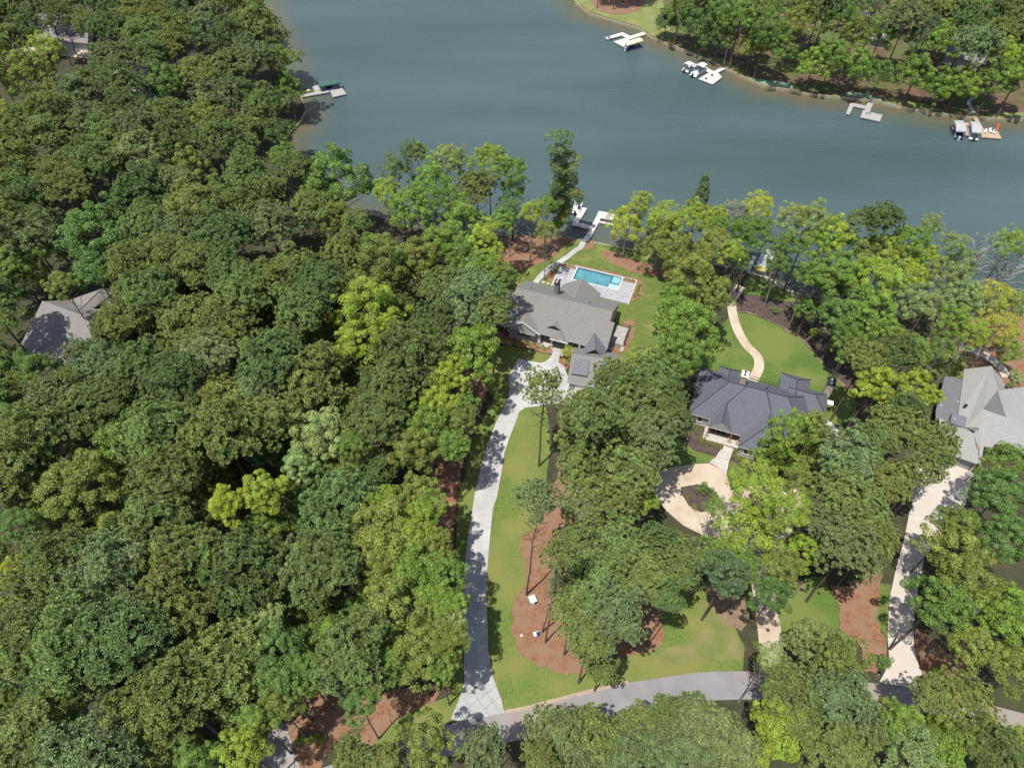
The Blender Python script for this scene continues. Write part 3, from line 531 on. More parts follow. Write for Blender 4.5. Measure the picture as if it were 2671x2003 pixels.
m_.poly([gk, B(-4.95, -7.2, 3.3), B(-.5, -7.2, 3.3)], 1)
for p, q in ((B(-4.95, -7.2, 3.3), bt),): m_.poly([p + Vector((0, 0, -.22)), q + Vector((0, 0, -.22)), q, p], 2)
m_.poly([B(-4.95, -7.2, 3.08), B(-4.95, -4, 3.08), B(2.2, -4, 3.08), B(2.25, -7.2, 3.08)], 2)
o = m_.build('porch_roof', [M_roofB, M_siding, M_white], hB)
for q in ([a_, v1_, gk], [b_, h2_]): c_ = MB(); c_.tube(q, .12, 5); c_.build('ridge_cap', M_cap, o)
mb = MB(); fbox(mb, B, -8.3, -4.9, -4.8, 6.4, -.1, 3.2); fbox(mb, B, -4.9, 1.5, -4.4, 6.4, -.1, 3.2); fbox(mb, B, 1.5, 8.9, -9.3, 5, -.1, 3.2); fbox(mb, B, 8.9, 12.1, -4.7, 8, -.1, 3.2); fbox(mb, B, 6.9, 11.7, 8, 10.8, -.1, 3.2)
mb.build('wall', M_siding, hB)
for q in ((-8.4, -4.8, -4.9, -4.79), (1.4, 9.0, -9.4, -9.29)): mb = MB(); fbox(mb, B, *q, -.1, .4); mb.build('foundation', M_brick, hB)
window(hB, B, -6.6, -4.82, 1.25, .9, 1.3, panes=1); window(hB, B, 3.2, -9.32, 1.2, 1.8, 1.4, panes=2); window(hB, B, 6.6, -9.32, 1.2, 1.8, 1.4, panes=2)
for u in (-3.9, -2.9, -1.9): window(hB, B, u, -4.42, .9, .8, 1.8, panes=1)
mb = MB(); fbox(mb, B, -.6, 1.0, -4.5, -4.38, .3, 2.6); mb.build('door', M_red, hB)
mb = MB(); fbox(mb, B, -5.2, 1.45, -7.9, -4.41, -.05, .3); mb.build('porch_floor', M_porch, hB)
for u in (-4.6, -.4, 1.2):
    mb = MB(); fbox(mb, B, u - .14, u + .14, -7.1, -6.82, 1.0, 3.1); o = mb.build('porch_column', M_cedar, hB)
    mb = MB(); fbox(mb, B, u - .32, u + .32, -7.3, -6.65, .3, 1.0); mb.build('column_base', M_brick, o)
for u in (12.2, 13.7, 15.2):
    mb = MB(); fbox(mb, B, u - .13, u + .13, 3.0, 3.26, 0, 3.2); mb.build('terrace_column', M_cedar, hB)
mb = MB(); fbox(mb, B, 12.2, 15.3, 3.02, 3.2, .3, .9); mb.build('terrace_rail', M_red, hB)
mb = MB(); fbox(mb, B, 11.9, 15.4, 3.2, 8.2, -.05, .2); mb.build('terrace_floor', M_red, hB)
mb = MB(); fbox(mb, B, 12.1, 15.2, 7.6, 8.0, .2, 3.2); mb.build('terrace_wall', M_red, hB)
chimney(hB, B, -.9, 2.6, 4.5, 9.1, 1.1, 1.5, M_brick, M_white)
chimney(hB, B, 15.2, 8.8, -.1, 6.4, 1.3, 1.6, M_brick, M_dark)
mb = MB(); fbox(mb, B, 15.2, 16.8, 6.2, 7.3, 2.9, 3.1); mb.build('chimney_shoulder', M_white, hB)
for p in ((1090, 590, 7.0), (1115, 570, 6.4)): mb = MB(); q = zB(*p); mb.tube([q, q + Vector((0, 0, .5))], .1, 6); mb.build('vent_pipe', M_dark, hB)
fe = MB(); fa, fb_ = zB(880, 450), zB(1265, 560)
for z in (.4, 1.1): fe.tube([Vector((fa.x, fa.y, z)), Vector((fb_.x, fb_.y, z))], .03, 4)
fo = thing('garden_fence', 'thin black metal fence behind the blue-roofed house', 'fence', fa.lerp(fb_, .5)); fe.build('rail', M_dark, fo)
for k in range(9):
    p = fa.lerp(fb_, k / 8); q = MB(); q.tube([(p.x, p.y, 0), (p.x, p.y, 1.2)], .04, 4); q.build('fence_post', M_dark, fo)
# porch chairs
for i, (u, lb) in enumerate(((-3.7, 'dark porch chair nearest the left column of the blue-roofed house'), (-2.7, 'dark porch chair between the two others on the stone porch'), (-1.7, 'dark porch chair nearest the red front door'))):
    t = thing('porch_chair', lb, 'chair', B(u, -5.6, .3), 'porch chairs')
    m_ = MB(); fbox(m_, B, u - .3, u + .3, -5.9, -5.3, .65, .75); m_.build('seat', M_dark, t)
    m_ = MB(); fbox(m_, B, u - .3, u + .3, -5.3, -5.22, .7, 1.35); m_.build('backrest', M_dark, t)
    for a, b in ((-.26, -5.86), (.26, -5.86), (-.26, -5.3), (.26, -5.3)):
        m_ = MB(); fbox(m_, B, u + a - .03, u + a + .03, b - .03, b + .03, .3, .65); m_.build('leg', M_dark, t)
# ---- house C: pale grey roofs at the right edge
hC = thing('grey_roof_house', 'large house with pale grey roofs and dark metal porch roof at the long drive', 'house', zC(900, 800))
def pz(*pts): return [zC(x, y, z) for x, y, z in pts]
m_ = MB()
m_.slab(pz((620, 290, 4.0), (950, 250, 6.2), (1030, 540, 6.8), (855, 760, 5.8), (800, 990, 5.0), (640, 985, 4.2), (550, 830, 4.0)), .25)
m_.slab(pz((855, 760, 5.8), (1125, 855, 5.6), (800, 990, 5.0)), .25)
m_.slab(pz((950, 250, 6.2), (1110, 470, 4.0), (1100, 530, 4.2), (1030, 540, 6.8)), .25)
m_.slab(pz((1030, 540, 6.8), (1100, 530, 4.4), (1341, 505, 4.8), (1800, 470, 5.0), (1900, 1400, 3.4), (1250, 1300, 3.6), (860, 1215, 4.2), (800, 990, 5.0), (1125, 855, 5.6)), .25)
m_.build('main_roof', M_roofC, hC)
m_ = MB(); m_.slab(pz((1030, 538, 7.1), (1128, 857, 5.7), (852, 762, 5.9)), .3); m_.build('gable_end', mat('charcoal_siding', (.14, .138, .135), (.12, .118, .115), 2), hC)
m_ = MB(); m_.slab(pz((1024, 532, 7.15), (1034, 532, 7.15), (1134, 862, 5.75), (1122, 858, 5.75)), .1); m_.build('gable_trim', M_roofC, hC)
m_ = MB(); m_.slab(pz((320, 880, 3.3), (460, 925, 3.6), (635, 990, 4.0), (735, 1060, 4.9), (800, 1260, 4.6), (800, 1435, 3.3), (500, 1330, 3.0), (350, 1250, 2.9)), .25)
m_.slab(pz((735, 1060, 4.9), (800, 990, 5.0), (860, 1215, 4.2), (815, 1440, 3.3), (800, 1435, 3.3), (800, 1260, 4.6)), .25); m_.build('garage_roof', M_roofC, hC)
m_ = MB(); m_.slab(pz((390, 370, 3.1), (660, 420, 3.9), (550, 830, 3.9), (470, 920, 3.5), (280, 880, 3.0), (280, 790, 3.0)), .15); m_.build('metal_porch_roof', mat('ribbed_metal', (.165, .165, .175), (.145, .145, .155), 1, .45), hC)
m_ = MB(); m_.slab(pz((480, 810, 4.6), (660, 870, 4.7), (630, 997, 4.5), (455, 925, 4.4)), .9); m_.build('metal_dormer', mat('violet_grey_metal', (.17, .165, .19), (.15, .148, .17), 1, .45), hC)
m_ = MB(); m_.slab(pz((640, 985, 4.3), (800, 995, 5.2), (785, 1052, 4.9)), .2); m_.build('valley_metal', mat('lead_flashing', (.15, .15, .15), (.13, .13, .13), 2, .5), hC)
m_ = MB(); m_.prism([p.to_2d() for p in (zC(520, 1300, 3), zC(795, 1405, 3), zC(850, 1200, 3), zC(640, 1000, 3), zC(400, 930, 3), zC(380, 1240, 3))], -.1, 3.0); m_.prism([p.to_2d() for p in (zC(660, 330, 4), zC(940, 300, 4), zC(1090, 560, 4), zC(1700, 530, 4), zC(1800, 1250, 3.4), zC(860, 1180, 4), zC(600, 900, 3.8))], -.1, 3.7)
m_.build('wall', M_sidingC, hC)
gd = Frame(*zC(520, 1300, 3)[:2], math.degrees(-math.atan2(*(zC(795, 1405, 3) - zC(520, 1300, 3)).to_2d().yx)))
Lg = (zC(795, 1405, 3) - zC(520, 1300, 3)).length
m_ = MB(); fbox(m_, gd, .5, Lg - .5, -.08, -.005, 0, 2.5); go = m_.build('garage_door', M_sidingC, hC)
m_ = MB()
for k in range(4): fbox(m_, gd, .7, Lg - .7, -.11, -.082, .12 + k * .6, .6 + k * .6)
m_.build('door_panel', mat('door_panel_grey', (.30, .31, .29), (.26, .27, .25), 3), go)
for u in (.15, Lg - .15):
    m_ = MB(); fbox(m_, gd, u - .18, u + .18, -.3, -.01, 0, 2.7); m_.build('door_pilaster', M_brick, hC)
m_ = MB(); fbox(m_, gd, .4, Lg - .4, -.16, -.006, 2.52, 2.75); m_.build('door_lintel', M_white, hC)
m_ = MB(); q = zC(636, 733, 5); m_.tube([q, q + Vector((0, 0, .4))], .28, 8); m_.build('roof_vent', M_dark, hC)
m_ = MB()
for p in ((543, 685, 3.8), (338, 735, 3.2), (498, 895, 4.6)): q = zC(*p); m_.tube([q, q + Vector((0, 0, .3))], .13, 6)
m_.build('vent_cap', M_white, hC)
# ---- house D: brown roof in the wood
hD = thing('brown_roof_house', 'house with brown grey roofs sunk in the dense pine wood', 'house', rL(350, 450))
def pl_(*pts): return [rL(x, y, z) for x, y, z in pts]
m_ = MB(); m_.slab(pl_((270, 300, 6.8), (520, 390, 7.4), (700, 440, 6.8), (640, 640, 3.8), (350, 665, 3.4), (170, 655, 3.2), (110, 625, 3.2)), .25)
m_.slab(pl_((270, 300, 6.8), (450, 290, 3.6), (620, 350, 5.2), (760, 330, 5.2), (700, 440, 6.8), (520, 390, 7.4)), .25)
m_.slab(pl_((450, 290, 3.6), (650, 220, 6.0), (530, 332, 5.0)), .2); m_.slab(pl_((530, 332, 5.0), (650, 220, 6.0), (685, 218, 6.0), (720, 248, 4.6), (610, 337, 4.2)), .2); m_.slab(pl_((690, 300, 4.4), (800, 300, 4.6), (780, 400, 4.2), (650, 370, 4.2)), .2)
m_.build('main_roof', M_roofD, hD)
for a, b in (((270, 300, 6.85), (520, 390, 7.45)), ((530, 332, 5.05), (650, 220, 6.05)), ((170, 655, 3.3), (300, 570, 5.0))): m_ = MB(); m_.tube([rL(*a), rL(*b)], .1, 5); m_.build('ridge_cap', M_capA, hD)
m_ = MB(); m_.slab(pl_((720, 690, 4.6), (870, 655, 5.0), (885, 760, 4.0), (760, 860, 3.0), (700, 800, 3.0)), .2); m_.slab(pl_((560, 620, 4.0), (720, 690, 4.6), (700, 860, 3.0), (540, 800, 3.0)), .2); m_.build('lower_roof', M_roofD, hD)
m_ = MB(); m_.prism([rL(x, y, 3.4).to_2d() for x, y in ((300, 330), (680, 300), (740, 400), (640, 600), (860, 700), (760, 830), (560, 780), (360, 640), (150, 620))], -.1, 3.1); m_.build('wall', M_sidingC, hD)
m_ = MB(); m_.prism([rL(x, y, 0).to_2d() for x, y in ((690, 900), (840, 790), (850, 880), (770, 930))], 0, 1.0); m_.build('rear_deck', M_dockT, hD)
# ---- roofs glimpsed among far trees
def hut(f, pts, lb, m, z0=3.0, z1=5.6):
    P = [f(x, y, 3).to_2d() for x, y in pts]; c = sum(P, Vector((0, 0))) / 4
    t = thing('house', lb, 'house', (c.x, c.y, 0)); e = [Vector((p.x, p.y, z0)) for p in P]
    a = (e[0] + e[3]) / 2; b = (e[1] + e[2]) / 2; a.z = b.z = z1
    m_ = MB(); m_.poly([e[0], e[1], b, a]); m_.poly([e[2], e[3], a, b]); m_.poly([e[3], e[0], a], 1); m_.poly([e[1], e[2], b], 1); m_.poly([q - Vector((0, 0, .1)) for q in e]); m_.build('roof', [m, M_siding], t)
    m_ = MB(); m_.prism([c + (p - c) * .92 for p in P], -.1, z0 - .12); m_.build('wall', M_siding, t)
    m_ = MB(); q = a.lerp(b, .3); m_.prism([Vector((q.x + i, q.y + j)) for i, j in ((-.5, -.5), (.5, -.5), (.5, .5), (-.5, .5))], z1 - .6, z1 + .9); m_.build('chimney', M_brick, t)
hut(D, [(40, 80), (190, 95), (205, 35), (60, 25)], 'pale roof glimpsed behind bare trunks in the wood at the upper left corner', M_roofD)
hut(D, [(225, 200), (330, 210), (345, 140), (245, 125)], 'low grey roof hidden among pines left of the lake dock with green canopy', M_roofA)
hut(D, [(1655, 6), (1722, 12), (1735, -30), (1668, -40)], 'pale roof at the top edge above the round green trees of the far bank', M_roofC)
hut(D, [(1845, 78), (1920, 90), (1935, 35), (1862, 25)], 'grey roof glimpsed behind pine trunks in the middle of the far bank', M_roofC)
hut(D, [(2040, 118), (2130, 140), (2150, 85), (2060, 70)], 'pale tan roof among pines of the far bank above the twin canopied boats', M_roofD)
hut(D, [(1540, -10), (1590, 2), (1600, -40), (1552, -45)], 'small roof above the far lawn at the top edge', M_roofA)
tri_sheet('wood_clearing', P2(D, (10, 60), (200, 90), (210, 130), (30, 110)), .03, M_tan)
# ------------------------------------------------------------------ docks and boats
ZW = -.7; ZD = -.12
def dock(name, lb, decks, m, posts=(), group='floating docks'):
    allp = [p for d in decks for p in d]; c = sum(allp, Vector((0, 0, 0))) / len(allp)
    t = thing(name, lb, 'dock', (c.x, c.y, ZW), group)
    for i, d in enumerate(decks):
        m_ = MB(); m_.prism([p.to_2d() for p in d], ZD - .28, ZD - .004 * i); m_.build('deck', m, t)
        m_ = MB(); cc = sum(d, Vector((0, 0, 0))) / len(d)
        for p in d: q = p.lerp(cc, .12); m_.tube([(q.x, q.y, -2.2), (q.x, q.y, ZD - .28)], .13, 6)
        m_.build('piles', M_post, t)['kind'] = 'stuff'
    for p in posts: m_ = MB(); m_.tube([(p.x, p.y, -2), (p.x, p.y, 1.0)], .09, 6); m_.build('mooring_post', M_post, t)
    return t
def Pz(f, pts, z=ZD): return [f(x, y, z) for x, y in pts]
dock('dock', 'grey boarded dock with tan square end beside the wooded point', [Pz(d1, ((280, 835), (860, 695), (1060, 655), (1370, 600), (1372, 705), (370, 885))), Pz(d1, ((735, 490), (960, 452), (1062, 660), (865, 700))), Pz(d1, ((1372, 592), (1800, 505), (1980, 770), (1490, 885)))], M_dock)
dock('dock', 'white dock with tan canopied boat below the far lawn', [Pz(d2, ((1150, 480), (1700, 305), (1860, 375), (1110, 610))), Pz(d2, ((780, 365), (900, 345), (1170, 480), (1110, 615), (1010, 540), (870, 455))), Pz(d2, ((255, 525), (785, 370), (865, 460), (345, 595))), Pz(d2, ((560, 675), (1000, 545), (1112, 612), (1000, 760), (945, 875)))], M_dockW, Pz(d2, ((790, 330), (895, 300), (1030, 370), (1190, 420)), 0))
dock('dock', 'pale dock with two white boats tied alongside', [Pz(d3, ((1400, 640), (1750, 470), (1875, 535), (1565, 690))), Pz(d3, ((860, 910), (1230, 700), (1400, 632), (1565, 690), (1705, 850), (1640, 910), (1410, 1090), (1340, 1100))), Pz(d3, ((1000, 480), (1130, 490), (1400, 640), (1240, 700), (1110, 610)))], M_dockW)
dock('dock', 'weathered dock with pier arm and square end, two pale kayaks on it', [Pz(d4, ((1210, 380), (1410, 430), (1225, 870), (1030, 800))), Pz(d4, ((985, 800), (1240, 868), (1695, 970), (1590, 1205), (885, 1050))), Pz(d4, ((560, 535), (1095, 640), (1050, 745), (630, 655))), Pz(d4, ((505, 592), (560, 537), (640, 655), (500, 960), (365, 930)))], M_dock)
dock('dock', 'tan boarded dock with white chairs and two covered boats', [Pz(d5, ((905, 600), (1060, 640), (1330, 1115), (1230, 1200), (1140, 1000))), Pz(d5, ((1228, 1120), (1755, 1140), (1875, 1375), (1228, 1325))), Pz(d5, ((660, 865), (840, 870), (855, 960), (720, 960))), Pz(d5, ((655, 870), (730, 960), (845, 1265), (725, 1270)))], M_dockT)
dock('dock', 'new white boarded dock with an L shaped arm, at the end of the curved path', [Pz(d6, ((1020, 555), (1140, 578), (1035, 860), (715, 1455), (545, 1425), (810, 980))), Pz(d6, ((1100, 570), (1625, 672), (1570, 840), (1062, 765))), Pz(d6, ((225, 955), (430, 895), (820, 985), (755, 1085))), Pz(d6, ((515, 440), (680, 482), (435, 895), (230, 950))), Pz(d6, ((1035, 845), (1500, 940), (1490, 985), (1020, 885))), Pz(d6, ((1500, 830), (1570, 842), (1500, 985), (1450, 960)))], M_dockW)
dock('dock', 'grey dock reached by a narrow walkway below the woodland bed', [Pz(d7, ((965, 375), (1255, 420), (1165, 735), (1010, 640))), Pz(d7, ((400, 850), (525, 875), (375, 1270), (305, 1205))), Pz(d7, ((400, 850), (525, 875), (640, 600), (560, 560)))], M_dock)
def canopy_boat(name, lb, quad, zc, hull_c, heading, L, Wd, canm, hullm, cat='boat', group='covered boats', posts=True):
    """pontoon boat under a canopy on a lift; quad = canopy corners"""
    c = sum(quad, Vector((0, 0, 0))) / 4
    t = thing(name, lb, cat, (c.x, c.y, ZW), group)
    m_ = MB(); q = [Vector((p.x, p.y, zc)) for p in quad]; n = 6
    # arched canopy across the short direction
    rows = []
    for k in range(n + 1):
        s = k / n; a = q[0].lerp(q[3], s); b = q[1].lerp(q[2], s); h = .55 * math.sin(math.pi * s)
        rows.append([a.lerp(b, e) + Vector((0, 0, h * (1 if 0 < i < 3 else .72))) for i, e in enumerate((0, .06, .94, 1))])
    for k in range(n):
        for i in range(3): m_.poly([rows[k][i], rows[k][i + 1], rows[k + 1][i + 1], rows[k + 1][i]])
    for i in range(4): p, r = q[i], q[(i + 1) % 4]; m_.poly([p, r, r - Vector((0, 0, .35)), p - Vector((0, 0, .35))])
    m_.build('canopy', canm, t, smooth=False)
    for i in range(4):
        p = q[i].lerp(c, .07); b_ = MB(); b_.tube([(p.x, p.y, -2), (p.x, p.y, zc - .1)], .08, 6); b_.build('lift_post', M_alum, t)
    f = Frame(c.x, c.y, -math.degrees(heading))
    boat_parts(t, f, L, Wd, hullm)
    return t
def boat_parts(t, f, L, Wd, hullm, seats=True):
    for s in (-1, 1):
        m_ = MB(); m_.tube([f(-L / 2, s * Wd * .36, ZW + .12), f(L / 2 - .8, s * Wd * .36, ZW + .12), f(L / 2 - .1, s * Wd * .36, ZW + .35)], [.3, .3, .08], 8); m_.build('pontoon', M_alum, t)
    m_ = MB(); fbox(m_, f, -L / 2, L / 2 - .4, -Wd / 2, Wd / 2, ZW + .4, ZW + .55); m_.build('boat_deck', hullm, t)
    m_ = MB()
    for u0, u1, v0, v1 in ((-L / 2 + .5, L / 2 - .5, -Wd / 2, -Wd / 2 + .06), (-L / 2 + .5, L / 2 - .5, Wd / 2 - .06, Wd / 2), (L / 2 - .56, L / 2 - .5, -Wd / 2 + .06, Wd / 2 - .06)): fbox(m_, f, u0, u1, v0, v1, ZW + .55, ZW + 1.15)
    m_.build('side_panel', hullm, t)
    if seats:
        for u0, u1, v0, v1 in ((L * .12, L / 2 - .7, -Wd / 2 + .1, -Wd / 2 + .7), (L * .12, L / 2 - .7, Wd / 2 - .7, Wd / 2 - .1), (-L / 2 + .6, -L * .2, Wd / 2 - .7, Wd / 2 - .1)):
            m_ = MB(); fbox(m_, f, u0, u1, v0, v1, ZW + .55, ZW + .95); m_.build('bench', M_whiteboat, t)
    m_ = MB(); fbox(m_, f, -L / 2 - .5, -L / 2 + .02, -.25, .25, ZW + .1, ZW + 1.25); m_.build('outboard_motor', M_dark if hullm is M_whiteboat else M_whiteboat, t)
def head(a, b): d = b - a; return math.atan2(d.y, d.x)
canopy_boat('covered_boat', 'blue boat on a lift under a green canopy', [d1(x, y, 1.7) for x, y in ((945, 385), (1720, 245), (1790, 365), (1010, 510))], 1.7, None, head(d1(1050, 500), d1(1750, 380)), 6.5, 2.0, M_green, M_navy)
canopy_boat('covered_boat', 'blue boat on a lift under a tan canopy', [d2(x, y, 1.8) for x, y in ((1035, 665), (1455, 540), (1645, 650), (1005, 840))][:0] or [d2(x, y, 1.8) for x, y in ((1000, 680), (1460, 540), (1640, 650), (1020, 835))], 1.8, None, head(d2(1050, 760), d2(1550, 600)), 6.0, 2.2, M_tancan, M_navy)
canopy_boat('covered_boat', 'boat under the outer pale grey canopy, farther from the boardwalk', [d5(x, y, 1.9) for x, y in ((340, 795), (635, 795), (750, 1145), (425, 1135))], 1.9, None, head(d5(600, 1130), d5(480, 800)), 6.6, 2.5, M_greycan, M_navy)
canopy_boat('covered_boat', 'boat under the pale grey canopy touching the boardwalk', [d5(x, y, 1.9) for x, y in ((850, 825), (1165, 835), (1235, 1190), (925, 1165))], 1.9, None, head(d5(1080, 1160), d5(1000, 830)), 6.6, 2.5, M_greycan, M_whiteboat)
def pontoon(lb, a, b, Wd, bimini=None, bm=None):
    c = (a + b) / 2; L = (b - a).length; t = thing('pontoon_boat', lb, 'boat', (c.x, c.y, ZW), 'open pontoon boats'); f = Frame(c.x, c.y, -math.degrees(head(a, b))); boat_parts(t, f, L, Wd, M_whiteboat)
    if bimini:
        u0, u1 = bimini; m_ = MB()
        for k in range(5):
            s0, s1 = k / 5, (k + 1) / 5; g = lambda s: ZW + 2.5 + .3 * math.sin(math.pi * s)
            m_.slab([f(u0, -Wd / 2 + Wd * s0, g(s0)), f(u1, -Wd / 2 + Wd * s0, g(s0)), f(u1, -Wd / 2 + Wd * s1, g(s1)), f(u0, -Wd / 2 + Wd * s1, g(s1))], .05)
        m_.build('bimini_top', bm or M_greycan, t); m_ = MB()
        for u in (u0, u1):
            for v in (-Wd / 2, Wd / 2): m_.tube([f((u0 + u1) / 2, v, ZW + 1.1), f(u, v, ZW + 2.5)], .03, 4)
        m_.build('bimini_frame', M_alum, t)
    m_ = MB(); fbox(m_, f, -.6, .1, -Wd / 2 + .2, -Wd / 2 + .9, ZW + .55, ZW + 1.3); m_.build('console', M_navy, t)
    return t
pontoon('white pontoon boat farthest out beside the pale dock', d3(350, 660, -.3), d3(760, 430, -.3), 2.4, (-2.6, -.4), M_whiteboat)
pontoon('white pontoon boat with cream top, moored between boat and dock', d3(640, 830, -.3), d3(1060, 560, -.3), 2.5, (-.2, 2.6), M_whiteboat)
pontoon('pontoon boat half hidden by foliage at the arm of the new white dock', d6(330, 640, -.3), d6(440, 330, -.3), 2.3, None)
def jetski(lb, a, b, m1, m2, z=None):
    c = (a + b) / 2; f = Frame(c.x, c.y, -math.degrees(head(a, b))); z = ZW if z is None else z; L = (b - a).length
    t = thing('jet_ski', lb, 'jet ski', (c.x, c.y, z), 'jet skis')
    m_ = MB(); S = [(-.5, .42, .35), (-.1, .52, .5), (.25, .45, .6), (.5, .05, .55)]
    rows = [[f(u * L, -w, z + .1), f(u * L, -w * 1.05, z + .35), f(u * L, 0, z + h), f(u * L, w * 1.05, z + .35), f(u * L, w, z + .1)] for u, w, h in S]
    for r0, r1 in zip(rows, rows[1:]):
        for k in range(4): m_.poly([r0[k], r1[k], r1[k + 1], r0[k + 1]])
    m_.poly(rows[0]); m_.poly(rows[-1][::-1]); m_.build('hull', m1, t, smooth=False)
    m_ = MB(); fbox(m_, f, -.42 * L, .0, -.2, .2, z + .4, z + .78); m_.build('seat', m2, t)
    m_ = MB(); m_.tube([f(.08 * L, -.38, z + .95), f(.1 * L, 0, z + .85), f(.08 * L, .38, z + .95)], .04, 5); m_.tube([f(.1 * L, 0, z + .5), f(.1 * L, 0, z + .85)], .07, 5); m_.build('handlebar', M_dark, t)
jetski('white and yellow jet ski floating beside the wooded point', d1(360, 660, -.4), d1(700, 635, -.4), M_yellow, M_dark)
def kayak(lb, a, b, m, z):
    c = (a + b) / 2; f = Frame(c.x, c.y, -math.degrees(head(a, b))); L = (b - a).length; t = thing('kayak', lb, 'kayak', (c.x, c.y, z), 'kayaks')
    m_ = MB(); S = [(-.5, .03, .3), (-.3, .3, .3), (0, .38, .28), (.3, .3, .3), (.5, .03, .34)]
    rows = [[f(u * L, -w, z + h), f(u * L, -w * .7, z + .02), f(u * L, w * .7, z + .02), f(u * L, w, z + h)] for u, w, h in S]
    for r0, r1 in zip(rows, rows[1:]):
        for k in range(3): m_.poly([r0[k], r1[k], r1[k + 1], r0[k + 1]])
        m_.poly([r0[3], r1[3], r1[0], r0[0]])
    m_.build('hull', m, t); m_ = MB(); fbox(m_, f, -.5, .5, -.2, .2, z + .285, z + .33); m_.build('cockpit', M_dark, t)
kayak('pale kayak on the weathered dock, the one nearer its outer arm', d4(1070, 880, 0), d4(1180, 985, 0), M_whiteboat, ZD)
kayak('pale kayak on the weathered dock, the one nearer its square end', d4(1180, 870, 0), d4(1265, 965, 0), M_whiteboat, ZD)
# boat lift with slats
f7a, f7b, f7c, f7d = d7(800, 545, 0), d7(1010, 600, 0), d7(950, 1080, 0), d7(615, 1000, 0)
bl = thing('boat_lift', 'white slatted boat lift with pale yellow beams beside the grey dock', 'boat lift', (f7a + f7c) / 2)
for k in range(10):
    s = k / 9; a, b = f7a.lerp(f7d, s), f7b.lerp(f7c, s); m_ = MB(); d = (b - a); q = Vector((-d.y, d.x, 0)).normalized() * (.2 if k < 7 else .1)
    m_.prism([(a - q).to_2d(), (b - q).to_2d(), (b + q).to_2d(), (a + q).to_2d()], -.25, .05 + .01 * (k % 2)); m_.build('slat', M_whiteboat if k < 7 else M_yellow, bl)
for a, b in ((f7a, f7d), (f7b, f7c)):
    m_ = MB(); m_.tube([(a.x, a.y, -.35), (b.x, b.y, -.35)], .09, 6); m_.build('beam', M_alum, bl)
for p in (f7a, f7b, f7c, f7d): m_ = MB(); m_.tube([(p.x, p.y, -2), (p.x, p.y, .5)], .1, 6); m_.build('lift_post', M_alum, bl)
# dock furniture
def chair(lb, p, rz, m, z=ZD, group='dock chairs', s=1.0):
    t = thing('deck_chair', lb, 'chair', (p.x, p.y, z), group); f = Frame(p.x, p.y, math.degrees(rz))
    m_ = MB(); fbox(m_, f, -.35 * s, .35 * s, -.35 * s, .35 * s, z + .32, z + .42); m_.build('seat', m, t)
    m_ = MB(); m_.slab([f(-.35 * s, .35 * s, z + .45), f(.35 * s, .35 * s, z + .45), f(.35 * s, .6 * s, z + 1.1), f(-.35 * s, .6 * s, z + 1.1)], .06); m_.build('backrest', m, t)
    for a in (-.32, .32):
        for b in (-.3, .3): m_ = MB(); fbox(m_, f, a * s - .04, a * s + .04, b * s - .04, b * s + .04, z, z + .32); m_.build('leg', m, t)
chair('white deck chair nearest the boardwalk on the tan dock', d5(1340, 1200, ZD), .3, M_whiteboat); chair('white deck chair with the tallest back, middle of the tan dock', d5(1500, 1180, ZD), 0, M_whiteboat, s=1.25); chair('white deck chair beside the orange slide', d5(1630, 1220, ZD), -.3, M_whiteboat)
t = thing('water_slide', 'small orange slide at the corner of the tan dock', 'slide', d5(1690, 1120, ZD)); p = d5(1670, 1120, ZD)
m_ = MB(); m_.slab([Vector((p.x - .3, p.y - .5, ZD + .1)), Vector((p.x + .3, p.y - .5, ZD + .1)), Vector((p.x + .9, p.y + .9, ZD + 1.7)), Vector((p.x + .3, p.y + .9, ZD + 1.7))], .12); m_.build('chute', M_orange, t)
for a in (.35, .85): m_ = MB(); m_.tube([(p.x + a, p.y + .85, ZD), (p.x + a, p.y + .85, ZD + 1.7)], .06, 5); m_.build('leg', M_orange, t)
for (x, y, lb) in ((1120, 930, 'dark stool on the square end of the pale dock'), (1340, 810, 'dark crate beside the boarding step of the pale dock')):
    q = d3(x, y, ZD); t = thing('dock_stool', lb, 'stool', q); m_ = MB(); m_.box((q.x, q.y, ZD + .3), .55, .55, .1, .3); m_.build('seat', M_dark, t)
    for a, b in ((-.2, -.2), (.2, -.2), (.2, .2), (-.2, .2)): m_ = MB(); m_.box((q.x + a, q.y + b, ZD), .07, .07, .3); m_.build('leg', M_dark, t)
t = thing('diving_board', 'white sloping board on the tip of the far white dock', 'diving board', d2(380, 480, ZD)); a, b = d2(345, 500, ZD + .1), d2(440, 465, 1.1)
m_ = MB(); m_.slab([a - Vector((.3, .1, 0)), a + Vector((.3, -.1, 0)), b + Vector((.3, -.1, 0)), b - Vector((.3, .1, 0))], .08); m_.build('board', M_white, t); m_ = MB(); m_.tube([(b.x, b.y, ZD - .2), (b.x, b.y, b.z - .05)], .06, 5); m_.build('support', M_white, t)
def pole(name, lb, cat, p, h, m, r=.08, lamp=True, arm=0):
    t = thing(name, lb, cat, (p.x, p.y, 0)); m_ = MB(); m_.tube([(p.x, p.y, 0), (p.x, p.y, h)], r, 8); m_.build('pole', m, t)
    if lamp: m_ = MB(); m_.box((p.x + arm, p.y, h - .05), .55, .35, .22); m_.build('lamp_head', m, t)
    if arm: m_ = MB(); m_.tube([(p.x, p.y, h - .1), (p.x + arm, p.y, h + .05)], .04, 5); m_.build('arm', m, t)
    return t
pole('lamp_post', 'white lamp post on the bank by the two pontoon boats', 'lamp post', d3(1750, 440), 5.5, M_white, .09, True, .35)
pole('lamp_post', 'slim grey pole on the bank above the weathered dock', 'lamp post', d4(1075, 190), 6.0, M_alum, .08, False)
